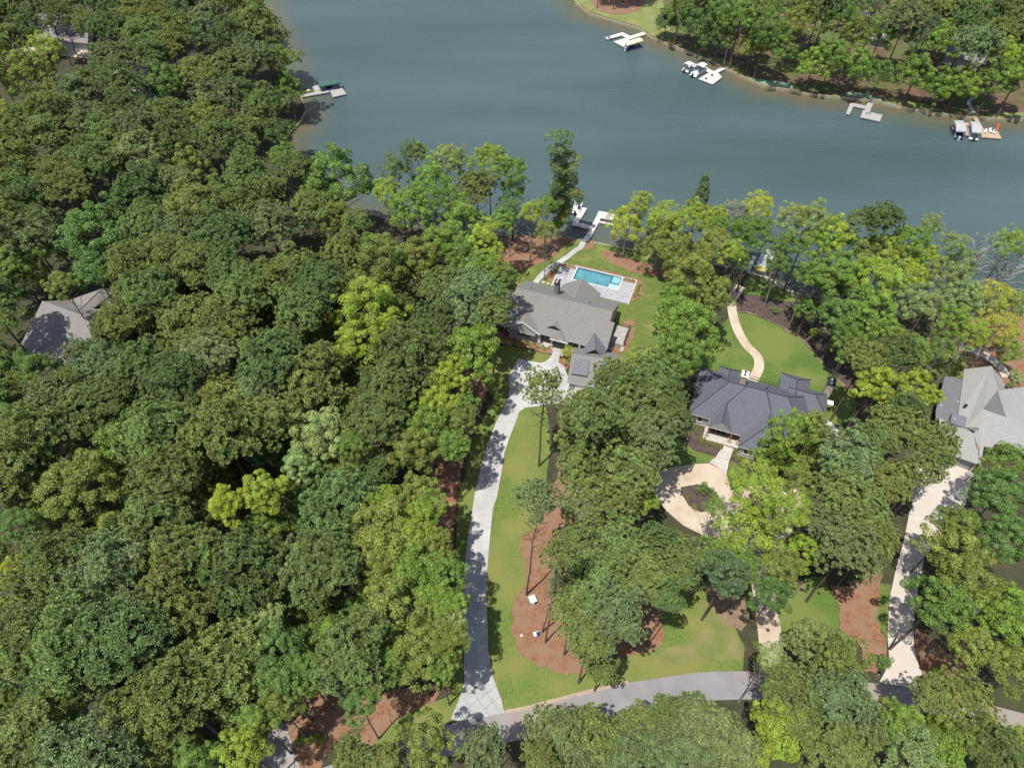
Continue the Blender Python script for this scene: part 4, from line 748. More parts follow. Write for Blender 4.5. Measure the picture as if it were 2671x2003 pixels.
# seawalls
def seawall(lb, pts, m, h=.1, w=.3):
    t = thing('seawall', lb, 'seawall', (pts[len(pts) // 2].x, pts[len(pts) // 2].y, 0), 'timber seawalls')
    m_ = MB(); m_.prism(ribbon([p.to_2d() for p in pts], w, 1), -1.5, h); m_.build('wall', m, t)
    return t
seawall('timber seawall curving along the far bank', far_shore[1:-1], M_wall_t)
seawall('timber seawall below the lawn of the pool house', P2(D, (1083, 513), (1160, 515), (1232, 514), (1258, 520), (1300, 527), (1356, 538), (1430, 550), (1520, 565), (1590, 582)), M_wall_t)
seawall('timber seawall at the foot of the wooded point', P2(D, (650, 212), (662, 236), (648, 264), (612, 302)), M_wall_t)
rk = random.Random(5); sp_ = smooth_poly([p.to_2d() for p in P2(D, (1619, 590), (1628, 593), (1654, 599), (1670, 609), (1690, 623), (1703, 628), (1753, 645))], 5, False)
ROCKP = None
for i, p in enumerate(sp_[:28]):
    if ROCKP is None or i % 4 == 0:
        m_ = MB(); r = rk.uniform(.3, .45); bm = bmesh.new(); bmesh.ops.create_icosphere(bm, subdivisions=2, radius=r)
        for v in bm.verts: v.co *= rk.uniform(.85, 1.1); v.co.z *= .65
        me = bpy.data.meshes.new('rock'); bm.to_mesh(me); bm.free(); me.materials.append(M_rock); ROCKP = me
    o = bpy.data.objects.new('rock', ROCKP); col.objects.link(o); o.location = (p.x, p.y, .05); o.rotation_euler = (0, 0, rk.uniform(0, 6)); tag(o, 'pale boulder in the rock edging of the cove below the woodland bed', 'rock', 'rock edging boulders')
# ------------------------------------------------------------------ small things in the pine bed
g4 = zoom(1320, 1500, .1085)
t = thing('utility_cabinet', 'pale green utility cabinet at the foot of a pine beside the driveway lawn', 'utility cabinet', g4(640, 640))
fc = Frame(*g4(595, 740)[:2], -22)
m_ = MB(); fbox(m_, fc, 0, 1.1, 0, 1.2, 0, .95); m_.build('case', M_cabinet, t); m_ = MB(); fbox(m_, fc, -.03, 1.13, -.03, 1.23, .953, 1.03); m_.build('lid', M_cablid, t); m_ = MB(); fbox(m_, fc, .7, .95, -.05, -.005, .2, .8); m_.build('hatch', M_dark, t)
for k in range(4): m_ = MB(); fbox(m_, fc, .1, .6, -.04, -.005, .2 + k * .17, .28 + k * .17); m_.build('louvre', M_cablid, t)
p = g4(740, 1420); t = thing('storage_box', 'small white and navy box at the foot of a slim pine', 'box', p)
m_ = MB(); m_.box((p.x - .1, p.y, 0), .9, .7, .3, .2); m_.build('base', M_whiteboat, t); m_ = MB(); m_.box((p.x + .2, p.y - .05, .303), .5, .6, .12, .2); m_.build('lid', M_navy, t)
for i, (x, y, lb) in enumerate(((370, 1450, 'pinkish stone lying in the pine straw near the lawn edge'), (275, 945, 'small pale stone in the pine straw below the utility cabinet'), (585, 1555, 'small pale stone nearest the foot of the slim pine'))):
    q = g4(x, y); o = bpy.data.objects.new('stone', ROCKP); col.objects.link(o); o.location = (q.x, q.y, .05); o.scale = [(.9, .35, .35)[i]] * 3; tag(o, lb, 'stone', 'loose stones')
q = r7(1275, 1065); t = thing('mailbox', 'dark mailbox beside a clipped round bush at the long drive', 'mailbox', q); m_ = MB(); m_.box((q.x, q.y, 0), .12, .12, 1.1); m_.build('post', M_white, t); m_ = MB(); m_.box((q.x, q.y, 1.1), .3, .55, .3); m_.build('box', M_dark, t)
q = zC(675, 1580); t = thing('garden_cart', 'grey cart parked beside the garage of the pale-roofed house', 'cart', q); m_ = MB(); m_.box((q.x, q.y, .3), 1.3, .8, .4, -.5); m_.build('tray', M_alum, t)
for a, b in ((-.4, -.45), (.4, -.45), (.4, .45), (-.4, .45)): m_ = MB(); m_.tube([(q.x + a, q.y + b - .06, .22), (q.x + a, q.y + b + .06, .22)], .22, 10); m_.build('wheel', M_dark, t)
# ------------------------------------------------------------------ tree prototypes
def rvec(r): 
    while True:
        v = Vector((r.uniform(-1, 1), r.uniform(-1, 1), r.uniform(-1, 1)))
        if .01 < v.length < 1: return v.normalized()
def lobes_on(r, R, RZ, n, flat=.2, irr=.25):
    """centres of branch clumps spread over an uneven crown"""
    out = []; ph = [r.uniform(0, 6.28) for _ in range(4)]; am = [r.uniform(.3, 1) * irr for _ in range(4)]
    for k in range(n):
        z = 1 - 2 * (k + .5) / n; z = z if z > -.55 else r.uniform(-.5, 1)
        a = k * 2.39996 + r.uniform(-.3, .3); q = math.sqrt(max(0, 1 - z * z))
        m = 1 + sum(am[i] * math.sin((i + 2) * a + ph[i] + 2 * z) for i in range(3)) * .6
        m *= r.uniform(.72, 1.06); s = r.choice((1, 1, 1, .62))
        out.append(Vector((math.cos(a) * q * R * m * s, math.sin(a) * q * R * m * s, z * RZ * m * (s if z < .5 else 1))))
    return out
def pine_crown(seed, R=4.6, RZ=3.9, n=40, tufts=15, blades=12, sparse=1.0, tl=.36):
    r = random.Random(seed); v = []; f = []
    for c in lobes_on(r, R * .86, RZ * .86, int(n * sparse), irr=.35):
        lr = r.uniform(.5, 1.1)
        for t in range(tufts):
            d = rvec(r); d.z = abs(d.z) * .9 + .05 if r.random() < .8 else d.z; d.normalize()
            p = c + Vector((d.x * lr * 1.15, d.y * lr * 1.15, d.z * lr * .75)); out = (d + c.normalized() * .5 + Vector((0, 0, .7))).normalized()
            s1 = out.orthogonal().normalized(); s2 = out.cross(s1); L = tl * r.uniform(.8, 1.25); a0 = r.uniform(0, 6.28); i0 = len(v)
            for b in range(blades):
                a = a0 + b * 2.39996; up = .15 + .95 * (b / blades); dr = (s1 * math.cos(a) + s2 * math.sin(a)) * (1.15 - up * .8) + out * up
                dr.normalize(); sd = dr.cross(out); sd = sd.normalized() * L * .15 if sd.length > .01 else s1 * L * .15
                i = len(v); v += [tuple(p - sd * .7), tuple(p + sd * .7), tuple(p + dr * L + sd), tuple(p + dr * L - sd)]; f.append((i, i + 1, i + 2, i + 3))
    me = bpy.data.meshes.new('crown'); me.from_pydata(v, [], f); me.materials.append(M_needle); me.update(); return me
def leaf_crown(seed, R=5.5, RZ=5.0, n=60, leaves=150, size=.235, shape='round', m=None, sparse=1.0, lob=(.5, 1.3)):
    r = random.Random(seed); v = []; f = []
    if shape == 'cone':
        cs = [Vector((math.cos(k * 2.4) * R * (1 - t) * r.uniform(.6, 1), math.sin(k * 2.4) * R * (1 - t) * r.uniform(.6, 1), RZ * (-1 + 2 * t))) for k in range(n) for t in [((k + .5) / n) ** .8]]
    elif shape == 'column':
        cs = [Vector((r.gauss(0, .55) * R, r.gauss(0, .55) * R, RZ * (-1 + 2 * (k + .5) / n) + r.uniform(-.4, .4))) for k in range(n)]
    else: cs = lobes_on(r, R * .84, RZ * .84, n, irr=.4)
    for c in cs:
        lr = r.uniform(*lob) * (1 if shape != 'cone' else .8); nn = int(leaves * sparse * r.uniform(.7, 1.2)); cn = c.normalized() if c.length > .1 else Vector((0, 0, 1))
        for t in range(nn):
            d = (rvec(r) + cn * .45 + Vector((0, 0, .35))).normalized(); p = c + Vector((d.x, d.y, d.z * .8)) * lr * r.uniform(.65, 1.08) ** .7
            nrm = (d * .8 + rvec(r) * .75 + Vector((0, 0, .35))).normalized(); s1 = nrm.orthogonal().normalized(); s2 = nrm.cross(s1); a = r.uniform(0, 3.14); e1 = s1 * math.cos(a) + s2 * math.sin(a); e2 = nrm.cross(e1); s = size * r.uniform(.65, 1.3)
            i = len(v); v += [tuple(p - e1 * s * .55), tuple(p + e2 * s * .38), tuple(p + e1 * s * .55), tuple(p - e2 * s * .38)]; f.append((i, i + 1, i + 2, i + 3))
    me = bpy.data.meshes.new('crown'); me.from_pydata(v, [], f); me.materials.append(m or M_leaf); me.update(); return me
def trunk_mesh(seed, H, R, c0, r0, limbs, m, lean=.25, rise=.25, tw=1.0):
    """tapered trunk with limbs reaching into a crown that starts at height c0; built at real size"""
    r = random.Random(seed); mb = MB(); k = 7; ax = [Vector((r.uniform(-lean, lean) * (i / k), r.uniform(-lean, lean) * (i / k), H * i / k)) for i in range(k + 1)]; ax[0] = Vector((0, 0, -.3))
    rs = [r0 * (1.25 if i == 0 else 1 - .8 * i / k) for i in range(k + 1)]; mb.tube(ax, rs, 8)
    for j in range(limbs):
        t = c0 / H + (1 - c0 / H) * (j + .2) / limbs * .9; i = min(k - 1, int(t * k)); p = ax[i].lerp(ax[i + 1], t * k - i); a = j * 2.4 + r.uniform(-.4, .4)
        L = R * r.uniform(.6, .95) * math.sqrt(max(.15, 1 - ((t - c0 / H) / (1 - c0 / H)) ** 2)); e = p + Vector((math.cos(a) * L, math.sin(a) * L, L * rise * r.uniform(.6, 1.6))); md = p.lerp(e, .5) + Vector((0, 0, -.05 * L)) + rvec(r) * .15
        lr = r0 * .38 * (1 - .5 * t) * tw; mb.tube([p, md, e], [lr, lr * .65, lr * .2], 5)
        for q in range(3):
            s = md.lerp(e, .2 + .3 * q); b = a + r.choice((-1, 1)) * r.uniform(.5, 1.1); l2 = L * r.uniform(.25, .45); mb.tube([s, s + Vector((math.cos(b) * l2, math.sin(b) * l2, l2 * .5))], [lr * .4, lr * .12], 4)
    return mb.mesh('trunk', m, True)
# real-size prototypes: (crown mesh, R, RZ), (trunk mesh for crown centre 10 above ... scaled by height)
PINES = [(pine_crown(s, 4.6, rz, n), 4.6, rz) for s, rz, n in ((1, 3.6, 80), (2, 4.2, 84), (3, 3.3, 74), (4, 4.8, 90), (5, 3.8, 80), (6, 3.0, 72), (7, 4.4, 82), (8, 3.6, 70))]
PINES_S = [(pine_crown(s, 4.6, 4.0, 64, 10, 12), 4.6, 4.0) for s in (11, 12)]
BROADS = [(leaf_crown(s, 5.5, rz, n, lv), 5.5, rz) for s, rz, n, lv in ((21, 5.0, 88, 210), (22, 5.8, 92, 210), (23, 4.4, 82, 200), (24, 5.2, 88, 200), (25, 6.2, 96, 200), (26, 5.4, 76, 220))]
BROADS_S = [(leaf_crown(s, 5.5, 5.6, 72, 170, lob=(.7, 1.3)), 5.5, 5.6) for s in (31, 32, 33)]
BARE = [(leaf_crown(s, 5.5, 5.2, 34, 26, lob=(.5, 1.0)), 5.5, 5.2) for s in (35,)]
CONES = [(leaf_crown(41, 3.0, 5.5, 60, 130, .24, 'cone'), 3.0, 5.5)]
COLUMN = [(leaf_crown(43, 2.2, 9.0, 64, 240, .26, 'column', lob=(.8, 1.5)), 2.2, 9.0)]
TR_P = [trunk_mesh(s, 24, 3.6, 15, .24, 12, M_bark) for s in (51, 52, 53)]
TR_PO = [trunk_mesh(s, 24, 4.2, 12.5, .26, 24, M_bark, tw=1.4, lean=.55) for s in (54, 55)]
TR_B = [trunk_mesh(s, 18, 4.4, 7, .26, 12, M_bark, rise=.8) for s in (56, 57)]
TR_BP = [trunk_mesh(s, 18, 4.8, 7, .26, 18, M_pbark, rise=.9, tw=1.5) for s in (58, 59)]
TR_BARE = [trunk_mesh(60, 18, 5.6, 6, .26, 34, mat('bare_grey_wood', (.40, .385, .36), (.29, .275, .25), 4), rise=.8, tw=1.8)]
rt = random.Random(77)
def plant(name, p, R, hc, colr, crowns, trunks, th, lb, cat, group=None, rzs=1.0, lean=None):
    """p = foot of the tree, R = crown radius, hc = height of the crown's middle"""
    t = bpy.data.objects.new(name, None); col.objects.link(t); t.location = (p.x, p.y, 0); t.empty_display_size = .5; tag(t, lb, cat, group)
    cm, r0, rz0 = rt.choice(crowns); s = R / r0; sz = s * rzs
    hc = max(hc, rz0 * sz * .8 + 1.2)
    c = bpy.data.objects.new('crown', cm); col.objects.link(c); c.parent = t; c.location = (lean[0], lean[1], hc) if lean else (0, 0, hc); c.scale = (s, s, sz); c.rotation_euler = (0, 0, rt.uniform(0, 6.28)); c.color = (*colr, 1)
    top = hc + rz0 * sz * .55; tm = rt.choice(trunks); k = bpy.data.objects.new('trunk', tm); col.objects.link(k); k.parent = t
    q = max(.5, s * (r0 / 5.0)); k.scale = (q, q, top / th); k.rotation_euler = (math.atan2(-lean[1], hc), math.atan2(lean[0], hc), 0) if lean else (0, 0, rt.uniform(0, 6.28))
    return t
CLEAR = [loop, drv] + [[p.to_2d() for p in q] for q in ([A(-3, -7.5), A(22.5, -7.5), A(22.5, 7.8), A(-3, 7.8)], [A(15, -18), A(24, -18), A(24, -7), A(15, -7)], [T(0, 0), T(18.2, 0), T(18.2, 8.4), T(0, 8.4)], [B(-9, -10), B(13, -10), B(15.8, 9), B(-9, 11.5)], [zC(250, 350, 3), zC(1000, 200, 3), zC(1900, 400, 3), zC(1900, 1450, 3), zC(300, 1450, 3)])] + [P2(r6, (280, 520), (330, 420), (370, 370), (600, 440), (870, 640), (1060, 850), (1110, 1000), (900, 1000), (500, 950), (280, 760)), P2(r5, (775, 1362), (1058, 1305), (1600, 1172), (2212, 1065)) + P2(r7, (900, 1090), (1600, 1160), (2212, 1310), (2212, 1430), (1460, 1290), (900, 1255), (200, 1225)) + P2(r5, (1700, 1350), (1050, 1500), (400, 1660), (340, 1500)), P2(rL, (270, 300), (720, 250), (880, 700), (740, 920), (110, 625))]
VIEW = [[(1925, 1480), (1920, 1250), (1945, 1130), (2010, 1010), (2090, 1020), (2080, 1090), (1990, 1140), (1960, 1250), (1965, 1400), (2005, 1480)], [(1100, 600), (1340, 600), (1340, 760), (1270, 790), (1225, 860), (1090, 860)], [(1060, 1560), (1200, 1510), (1620, 1445), (1620, 1490), (1420, 1510), (1160, 1560)], [(40, 770), (90, 640), (235, 625), (235, 680), (130, 700), (100, 775)], [(1250, 1480), (1400, 1400), (1420, 1300), (1520, 1270), (1600, 1380), (1600, 1440)], [(1410, 1040), (1550, 1000), (1560, 1160), (1420, 1090)], [(1560, 620), (1620, 600), (1800, 800), (1850, 900), (1500, 1000)], [(1810, 1260), (1880, 1230), (1900, 1400), (1830, 1380)]]
def blocks(x, y, r): return any(inside((x, y), q) or any(dseg((x, y), q[i - 1], q[i]) < r * .8 for i in range(len(q))) for q in VIEW)
CLEAR.append([D(x, y).to_2d() for x, y in VIEW[0]]); CLEAR.append([D(x, y).to_2d() for x, y in ((1290, 560), (1340, 552), (1400, 590), (1435, 610), (1430, 700), (1345, 770), (1330, 640))]); CLEAR.append([D(x, y).to_2d() for x, y in ((1800, 1250), (1895, 1230), (1905, 1420), (1830, 1400))])
def on_land(p): return inside(p, near_land) or inside(p, far_land)
def foot(x, y, hc, lo=None, hi=None):
    """foot of a tree whose crown's middle is seen at overview point (x, y); the height moves until the foot stands on open land"""
    best = None
    for dh in (0, -1, 1, -2, 2, -3, 3, -4, 4, -5, 5, 6, 7, 8, -6, -7, -8, -9, -10, -11, -12):
        h = hc + dh
        if h < 4 or h > 25: continue
        p = D(x, y, h)
        if on_land(p) and not any(inside(p, c) for c in CLEAR): return p, h
        if best is None and on_land(p): best = (p, h)
    return best or (D(x, y, hc), hc)
COL = dict(p1=(0.179, 0.240, 0.066), p2=(0.135, 0.192, 0.055), p3=(0.214, 0.253, 0.066), p4=(0.187, 0.244, 0.092), lime=(0.287, 0.379, 0.042), yel=(0.351, 0.406, 0.042), gold=(0.351, 0.389, 0.056), green=(0.158, 0.250, 0.042), em=(0.125, 0.217, 0.046), pale=(0.250, 0.328, 0.102), olive=(0.208, 0.258, 0.048), blu=(0.139, 0.204, 0.079), white=(0.287, 0.389, 0.129), grey=(0.250, 0.277, 0.175), fresh=(0.194, 0.300, 0.042))
def jit(c, a=.13): k = rt.uniform(1 - a, 1 + a); h = rt.uniform(-.06, .06); return (c[0] * k * (1 + h), c[1] * k, c[2] * k * (1 - h))
KIND = {'P': ('pine_tree', 'pine', PINES, TR_P, 24, 18.5, 1.0), 'Q': ('pine_tree', 'pine', PINES_S, TR_PO, 24, 18.5, 1.0), 'B': ('broadleaf_tree', 'tree', BROADS, TR_B, 18, 16.5, 1.0), 'S': ('broadleaf_tree', 'tree', BROADS_S, TR_BP, 18, 14, 1.0), 'X': ('bare_tree', 'tree', BARE, TR_BARE, 18, 13, 1.0), 'C': ('cedar_tree', 'tree', CONES, TR_B, 18, 11, 1.0), 'U': ('column_tree', 'tree', COLUMN, TR_BP, 18, 17, 1.0)}
MARKS = []; PLACED = []; NAMED = []
def tree(k, x, y, r, c, lb=None, base=None, hc=None, rzs=None):
    nm, cat, cr, tr, th, h0, z_ = KIND[k]; h = hc or h0
    if base:                     # foot seen in the photo (overview point), crown straight above it
        p = D(*base); best = min(range(60, 300), key=lambda q: abs(toD(Vector((p.x, p.y, q / 10)))[1] - y)); h = best / 10; pc = D(x, y, h); lean = ((pc.x - p.x) * .9, 0) if abs(pc.x - p.x) > .3 else None
    else: p, h = foot(x, y, h); lean = None
    dep = depth_of(Vector((p.x, p.y, h))); R = r * 1.07 * 1.2075 * dep / FPX
    PLACED.append((x, y, r)); grp = {'P': 'pines', 'Q': 'pines'}.get(k, 'broadleaf trees')
    t = plant(nm, p, R, h, jit(COL[c], .05 if lb else .13), cr, tr, th, lb or '', cat, grp, rzs or z_, lean)
    if lb: NAMED.append((x, y, r))
    return t, x, y, r, c, k
TODO = []
def auto(k, *rows):
    for x, y, r, c in rows: TODO.append(tree(k, x, y, r, c))
# ------------------------------------------------------------------ trees that stand out (overview points: x, y, radius)
for a in (
    ('U', 1208, 372, 21, 'blu', 'very tall slender grey green tree standing at the water beside the white dock', (1190, 531)),
    ('U', 1222, 412, 20, 'olive', 'shorter slender tree right behind the very tall one at the water', (1203, 527)),
    ('C', 1514, 425, 27, 'blu', 'pointed bluish green cedar rising above the shore trees'),
    ('B', 207, 503, 76, 'em', 'big round emerald green tree in the pine wood above the brown roof'),
    ('B', 725, 395, 74, 'green', 'large dark green tree on the shore below the open cove'),
    ('B', 800, 668, 68, 'lime', 'large lime green tree between dark pines, left of the grey lake house'),
    ('B', 773, 742, 50, 'lime', 'lime green lower crown touching the large lime green tree'),
    ('B', 695, 935, 62, 'white', 'silvery green maple standing out in the middle of the pine wood'),
    ('B', 647, 1005, 38, 'white', 'small silvery green crown leaning on the silvery maple'),
    ('B', 1019, 762, 62, 'fresh', 'bright green tree at the corner of the white parking court'),
    ('B', 969, 815, 44, 'lime', 'lime tree left of the bright one by the parking court'),
    ('B', 952, 872, 48, 'lime', 'yellowish green tree along the upper bend of the driveway'),
    ('B', 605, 1400, 60, 'em', 'fresh emerald tree near the lower driveway in the dark wood'),
    ('B', 575, 1348, 46, 'white', 'silvery topped tree above the emerald one near the lower driveway'),
    ('Q', 1171, 838, 46, 'p3', 'lone open crowned pine standing in front of the parking court', (1164, 1007)),
    ('Q', 1165, 1052, 48, 'p4', 'open crowned pine over the lawn edge, trunk bare above the utility cabinet', (1137, 1285)),
    ('Q', 1210, 1165, 42, 'p1', 'tall pine whose foot stands right of the white and navy box', (1178, 1388)),
    ('Q', 1205, 1262, 20, 'p4', 'slim pine with a tiny crown standing above the white and navy box', (1171, 1366)),
    ('Q', 1238, 905, 26, 'p3', 'thin pine with a pale straight trunk between the lone pine and the dense pines', (1211, 1039)),
    ('P', 1275, 905, 58, 'p1', 'pine with a thick trunk foot in the bed right of the driveway lawn', (1242, 1108)),
    ('S', 1387, 436, 24, 'yel', 'small bright yellow green crown beside the white dock, topmost'),
    ('S', 1356, 484, 44, 'yel', 'vivid yellow green tree hanging over the new white dock'),
    ('S', 1434, 478, 42, 'lime', 'yellow green tree right of the vivid one by the dock'),
    ('B', 1436, 530, 52, 'olive', 'olive green tree behind the pool lawn at the water'),
    ('B', 1478, 704, 70, 'fresh', 'large fresh green tree left of the curved tan garden path'),
    ('B', 1468, 772, 50, 'green', 'dark green tree touching the upper corner of the blue roof'),
    ('B', 1500, 605, 62, 'olive', 'broad olive green tree between pool lawn and small cove'),
    ('S', 1682, 566, 28, 'green', 'slender tree leaning over the cove beside the rock edging', (1650, 664)),
    ('B', 1709, 935, 48, 'fresh', 'fresh green tree covering the front corner of the blue roof'),
    ('B', 1888, 830, 46, 'lime', 'bright lime tree right of the mown garden lawn'), ('B', 1972, 832, 40, 'lime', 'lime tree beside the dark metal porch roof'),
    ('S', 1630, 1058, 60, 'lime', 'spreading sparse lime tree with white limbs over the loop drive'),
    ('S', 1618, 1165, 66, 'lime', 'sparse lime green tree right below the loop drive island'),
    ('B', 1686, 1571, 60, 'lime', 'vivid lime tree at the bottom edge between two big pines'),
    ('S', 2141, 651, 48, 'gold', 'golden yellow tree with bare grey limbs by the right edge'),
    ('S', 2157, 712, 40, 'gold', 'lower golden yellow crown above the long curved path'),
    ('X', 2174, 575, 52, 'grey', 'nearly leafless grey tree near the right edge at the water'), ('X', 2120, 545, 44, 'grey', 'nearly leafless grey tree between two lime crowns at the water'),
    ('S', 2012, 487, 25, 'pale', 'thin pale green tree standing over the water at the right shore'),
    ('S', 1669, 1425, 34, 'white', 'whitish blossoming tree at the end of the loop drive'),
    ('B', 175, 1052, 76, 'olive', 'large yellowish olive tree in the pines below the brown roof'),
    ('B', 573, 1066, 50, 'lime', 'yellow lime tree in the heart of the pine wood'), ('B', 489, 1090, 42, 'yel', 'yellowish crown just left of the yellow lime tree'),
    ('B', 530, 1612, 56, 'lime', 'bright yellow green tree at the bottom edge by the lower driveway'),
    ('B', 102, 113, 36, 'lime', 'pale lime tree below the pale roof at the upper left corner'), ('B', 60, 168, 56, 'olive', 'yellow olive tree near the left edge, second in the upper corner'),
    ('B', 607, 128, 34, 'fresh', 'bright green tree on the wooded point above the grey dock'), ('B', 622, 190, 30, 'green', 'green tree leaning over the grey dock at the wooded point'),
    ('B', 918, 1605, 66, 'olive', 'rounded olive lime tree at the bottom edge below the verge'), ('S', 1395, 1082, 28, 'lime', 'small bright lime crown left of the loop drive'),
    ('S', 1381, 780, 26, 'lime', 'small vivid lime crown behind the garage pines'),
): 
    k, x, y, r, c, lb = a[:6]; tree(k, x, y, r, c, lb, base=a[6] if len(a) > 6 else None)
# left shore and the woods
auto('B', (902, 330, 24, 'olive'), (962, 352, 38, 'pale'), (1057, 345, 38, 'lime'), (1107, 368, 32, 'fresh'), (858, 366, 34, 'blu'), (935, 398, 44, 'fresh'), (834, 415, 30, 'lime'), (885, 455, 50, 'fresh'), (1003, 480, 46, 'fresh'), (949, 526, 42, 'fresh'), (1046, 526, 42, 'lime'), (834, 570, 62, 'olive'), (1036, 580, 44, 'fresh'), (1087, 598, 30, 'green'), (30, 255, 34, 'yel'), (371, 455, 24, 'yel'), (81, 799, 42, 'em'), (532, 745, 22, 'lime'), (74, 592, 30, 'lime'), (202, 583, 46, 'em'), (135, 615, 34, 'olive'), (27, 1235, 35, 'yel'), (40, 1134, 42, 'em'), (219, 1336, 42, 'green'), (195, 1488, 50, 'blu'), (421, 1640, 42, 'green'), (760, 965, 36, 'green'), (613, 1478, 50, 'em'), (660, 1450, 44, 'green'))
auto('S', (1110, 408, 30, 'green'), (1148, 462, 28, 'lime'), (1180, 445, 24, 'fresh'), (1100, 450, 26, 'em'), (885, 325, 22, 'blu'), (990, 345, 26, 'pale'))
auto('P', (1030, 408, 40, 'p3'), (767, 485, 34, 'p1'), (740, 545, 42, 'p3'), (885, 766, 76, 'p2'), (850, 830, 58, 'p2'), (969, 617, 50, 'p1'), (1019, 645, 66, 'p4'), (1062, 672, 42, 'p1'), (935, 690, 44, 'p2'), (560, 60, 50, 'p1'), (575, 225, 42, 'p1'), (545, 130, 46, 'p4'), (600, 285, 34, 'p2'), (640, 365, 36, 'p1'), (817, 905, 62, 'p2'), (700, 610, 52, 'p2'), (650, 680, 52, 'p1'))
auto('P', (668, 448, 40, 'p1'))
auto('B', (612, 338, 34, 'green'), (705, 470, 38, 'olive'), (834, 700, 28, 'lime'), (922, 922, 54, 'fresh'), (902, 975, 52, 'olive'), (969, 960, 36, 'green'), (1013, 872, 24, 'green'), (902, 1066, 48, 'olive'), (827, 1090, 42, 'lime'), (834, 1152, 76, 'olive'), (905, 1140, 50, 'lime'), (817, 1228, 58, 'olive'), (902, 1238, 62, 'fresh'), (851, 1322, 76, 'olive'), (940, 1302, 46, 'fresh'), (975, 1345, 34, 'white'), (902, 1420, 62, 'olive'), (777, 1521, 42, 'em'), (845, 1440, 40, 'green'), (955, 1395, 36, 'olive'))
# pines right of the driveway
auto('P', (1325, 822, 50, 'p1'), (1407, 820, 55, 'p1'), (1262, 872, 34, 'p3'), (1292, 892, 52, 'p1'), (1373, 887, 74, 'p1'), (1440, 860, 46, 'p2'), (1289, 945, 74, 'p1'), (1407, 945, 60, 'p4'), (1262, 1010, 56, 'p1'), (1350, 1022, 66, 'p1'), (1323, 1080, 55, 'p3'), (1450, 905, 44, 'p2'), (1255, 1090, 46, 'p4'), (1289, 1250, 74, 'p1'), (1250, 1175, 50, 'p1'), (1340, 1184, 60, 'p1'), (1390, 1250, 60, 'p1'), (1407, 1180, 50, 'p2'), (1323, 1336, 68, 'p4'), (1272, 1376, 52, 'p1'), (1455, 1190, 44, 'p1'), (1440, 1290, 34, 'p2'), (1465, 1240, 40, 'p1'), (1345, 1270, 50, 'p1'), (1300, 1435, 40, 'p1'), (1235, 1310, 44, 'p1'))
# shore trees, right half
auto('B', (1500, 470, 38, 'lime'), (1542, 530, 40, 'olive'), (1555, 490, 28, 'fresh'), (1632, 505, 42, 'green'), (1578, 545, 28, 'lime'), (1753, 475, 40, 'pale'), (1810, 508, 44, 'lime'), (1770, 530, 42, 'fresh'), (1965, 522, 42, 'fresh'), (1777, 600, 42, 'green'), (1820, 590, 46, 'fresh'), (1888, 607, 52, 'lime'), (1820, 685, 50, 'em'), (1888, 668, 45, 'fresh'), (1955, 594, 42, 'lime'), (1989, 661, 50, 'pale'), (2040, 602, 42, 'pale'), (1840, 742, 46, 'green'), (1972, 757, 38, 'green'), (1912, 720, 42, 'fresh'), (2006, 856, 28, 'lime'), (1925, 540, 42, 'yel'), (1875, 545, 40, 'olive'), (2000, 560, 36, 'lime'), (2085, 640, 38, 'pale'), (2060, 690, 36, 'fresh'), (1745, 665, 26, 'green'))
auto('S', (1585, 458, 28, 'grey'), (1638, 448, 34, 'yel'), (1606, 500, 30, 'lime'), (1709, 472, 36, 'pale'), (2060, 526, 28, 'pale'), (2184, 526, 34, 'lime'), (2080, 570, 32, 'pale'), (2195, 660, 36, 'pale'), (2100, 720, 34, 'lime'), (2180, 760, 30, 'fresh'), (2040, 745, 34, 'green'), (1600, 560, 26, 'green'))
auto('P', (1905, 475, 36, 'p2'), (1860, 476, 28, 'p4'), (1871, 772, 44, 'p3'), (1938, 762, 46, 'p2'), (1962, 880, 34, 'p2'), (1938, 930, 58, 'p1'), (2023, 957, 48, 'p1'), (1880, 960, 46, 'p1'), (1837, 1000, 66, 'p4'), (1820, 1075, 62, 'p1'), (1921, 1042, 48, 'p3'), (1872, 1100, 50, 'p1'), (1831, 1184, 60, 'p4'), (1890, 1165, 46, 'p3'), (1775, 1130, 44, 'p4'))
auto('Q', (1992, 1015, 40, 'p3'), (2020, 1000, 34, 'p1'), (60, 60, 36, 'p2'), (130, 40, 34, 'p2'), (190, 55, 32, 'p1'))
auto('B', (1753, 918, 36, 'olive'), (1676, 988, 48, 'fresh'), (1748, 975, 46, 'olive'), (2174, 1000, 50, 'green'), (2157, 1072, 58, 'em'), (1568, 1240, 52, 'blu'), (1669, 1285, 44, 'em'), (1736, 1190, 44, 'lime'), (1690, 1225, 42, 'olive'), (2055, 1184, 64, 'olive'), (2035, 1302, 60, 'green'), (2085, 1251, 66, 'olive'), (2174, 1167, 55, 'em'), (2174, 1319, 64, 'fresh'), (2107, 1400, 54, 'olive'), (2181, 1437, 52, 'olive'), (1753, 1390, 56, 'pale'), (1821, 1425, 56, 'olive'), (1938, 1558, 48, 'fresh'), (1965, 1625, 66, 'pale'), (2040, 1606, 58, 'fresh'), (2198, 1589, 24, 'lime'), (1628, 1640, 44, 'lime'), (1604, 1225, 40, 'green'), (1540, 1190, 34, 'green'), (2070, 1130, 40, 'green'))
auto('B', (1795, 1080, 46, 'green'), (1725, 1055, 44, 'olive'), (1840, 1120, 40, 'green'), (1470, 545, 40, 'olive'), (1545, 470, 30, 'lime'), (1460, 640, 34, 'fresh'), (1545, 640, 40, 'olive'), (1700, 530, 30, 'green'), (1000, 560, 40, 'green'), (900, 560, 46, 'olive'), (960, 440, 44, 'green'), (800, 540, 40, 'green'), (770, 620, 44, 'olive'), (1085, 480, 28, 'fresh'))
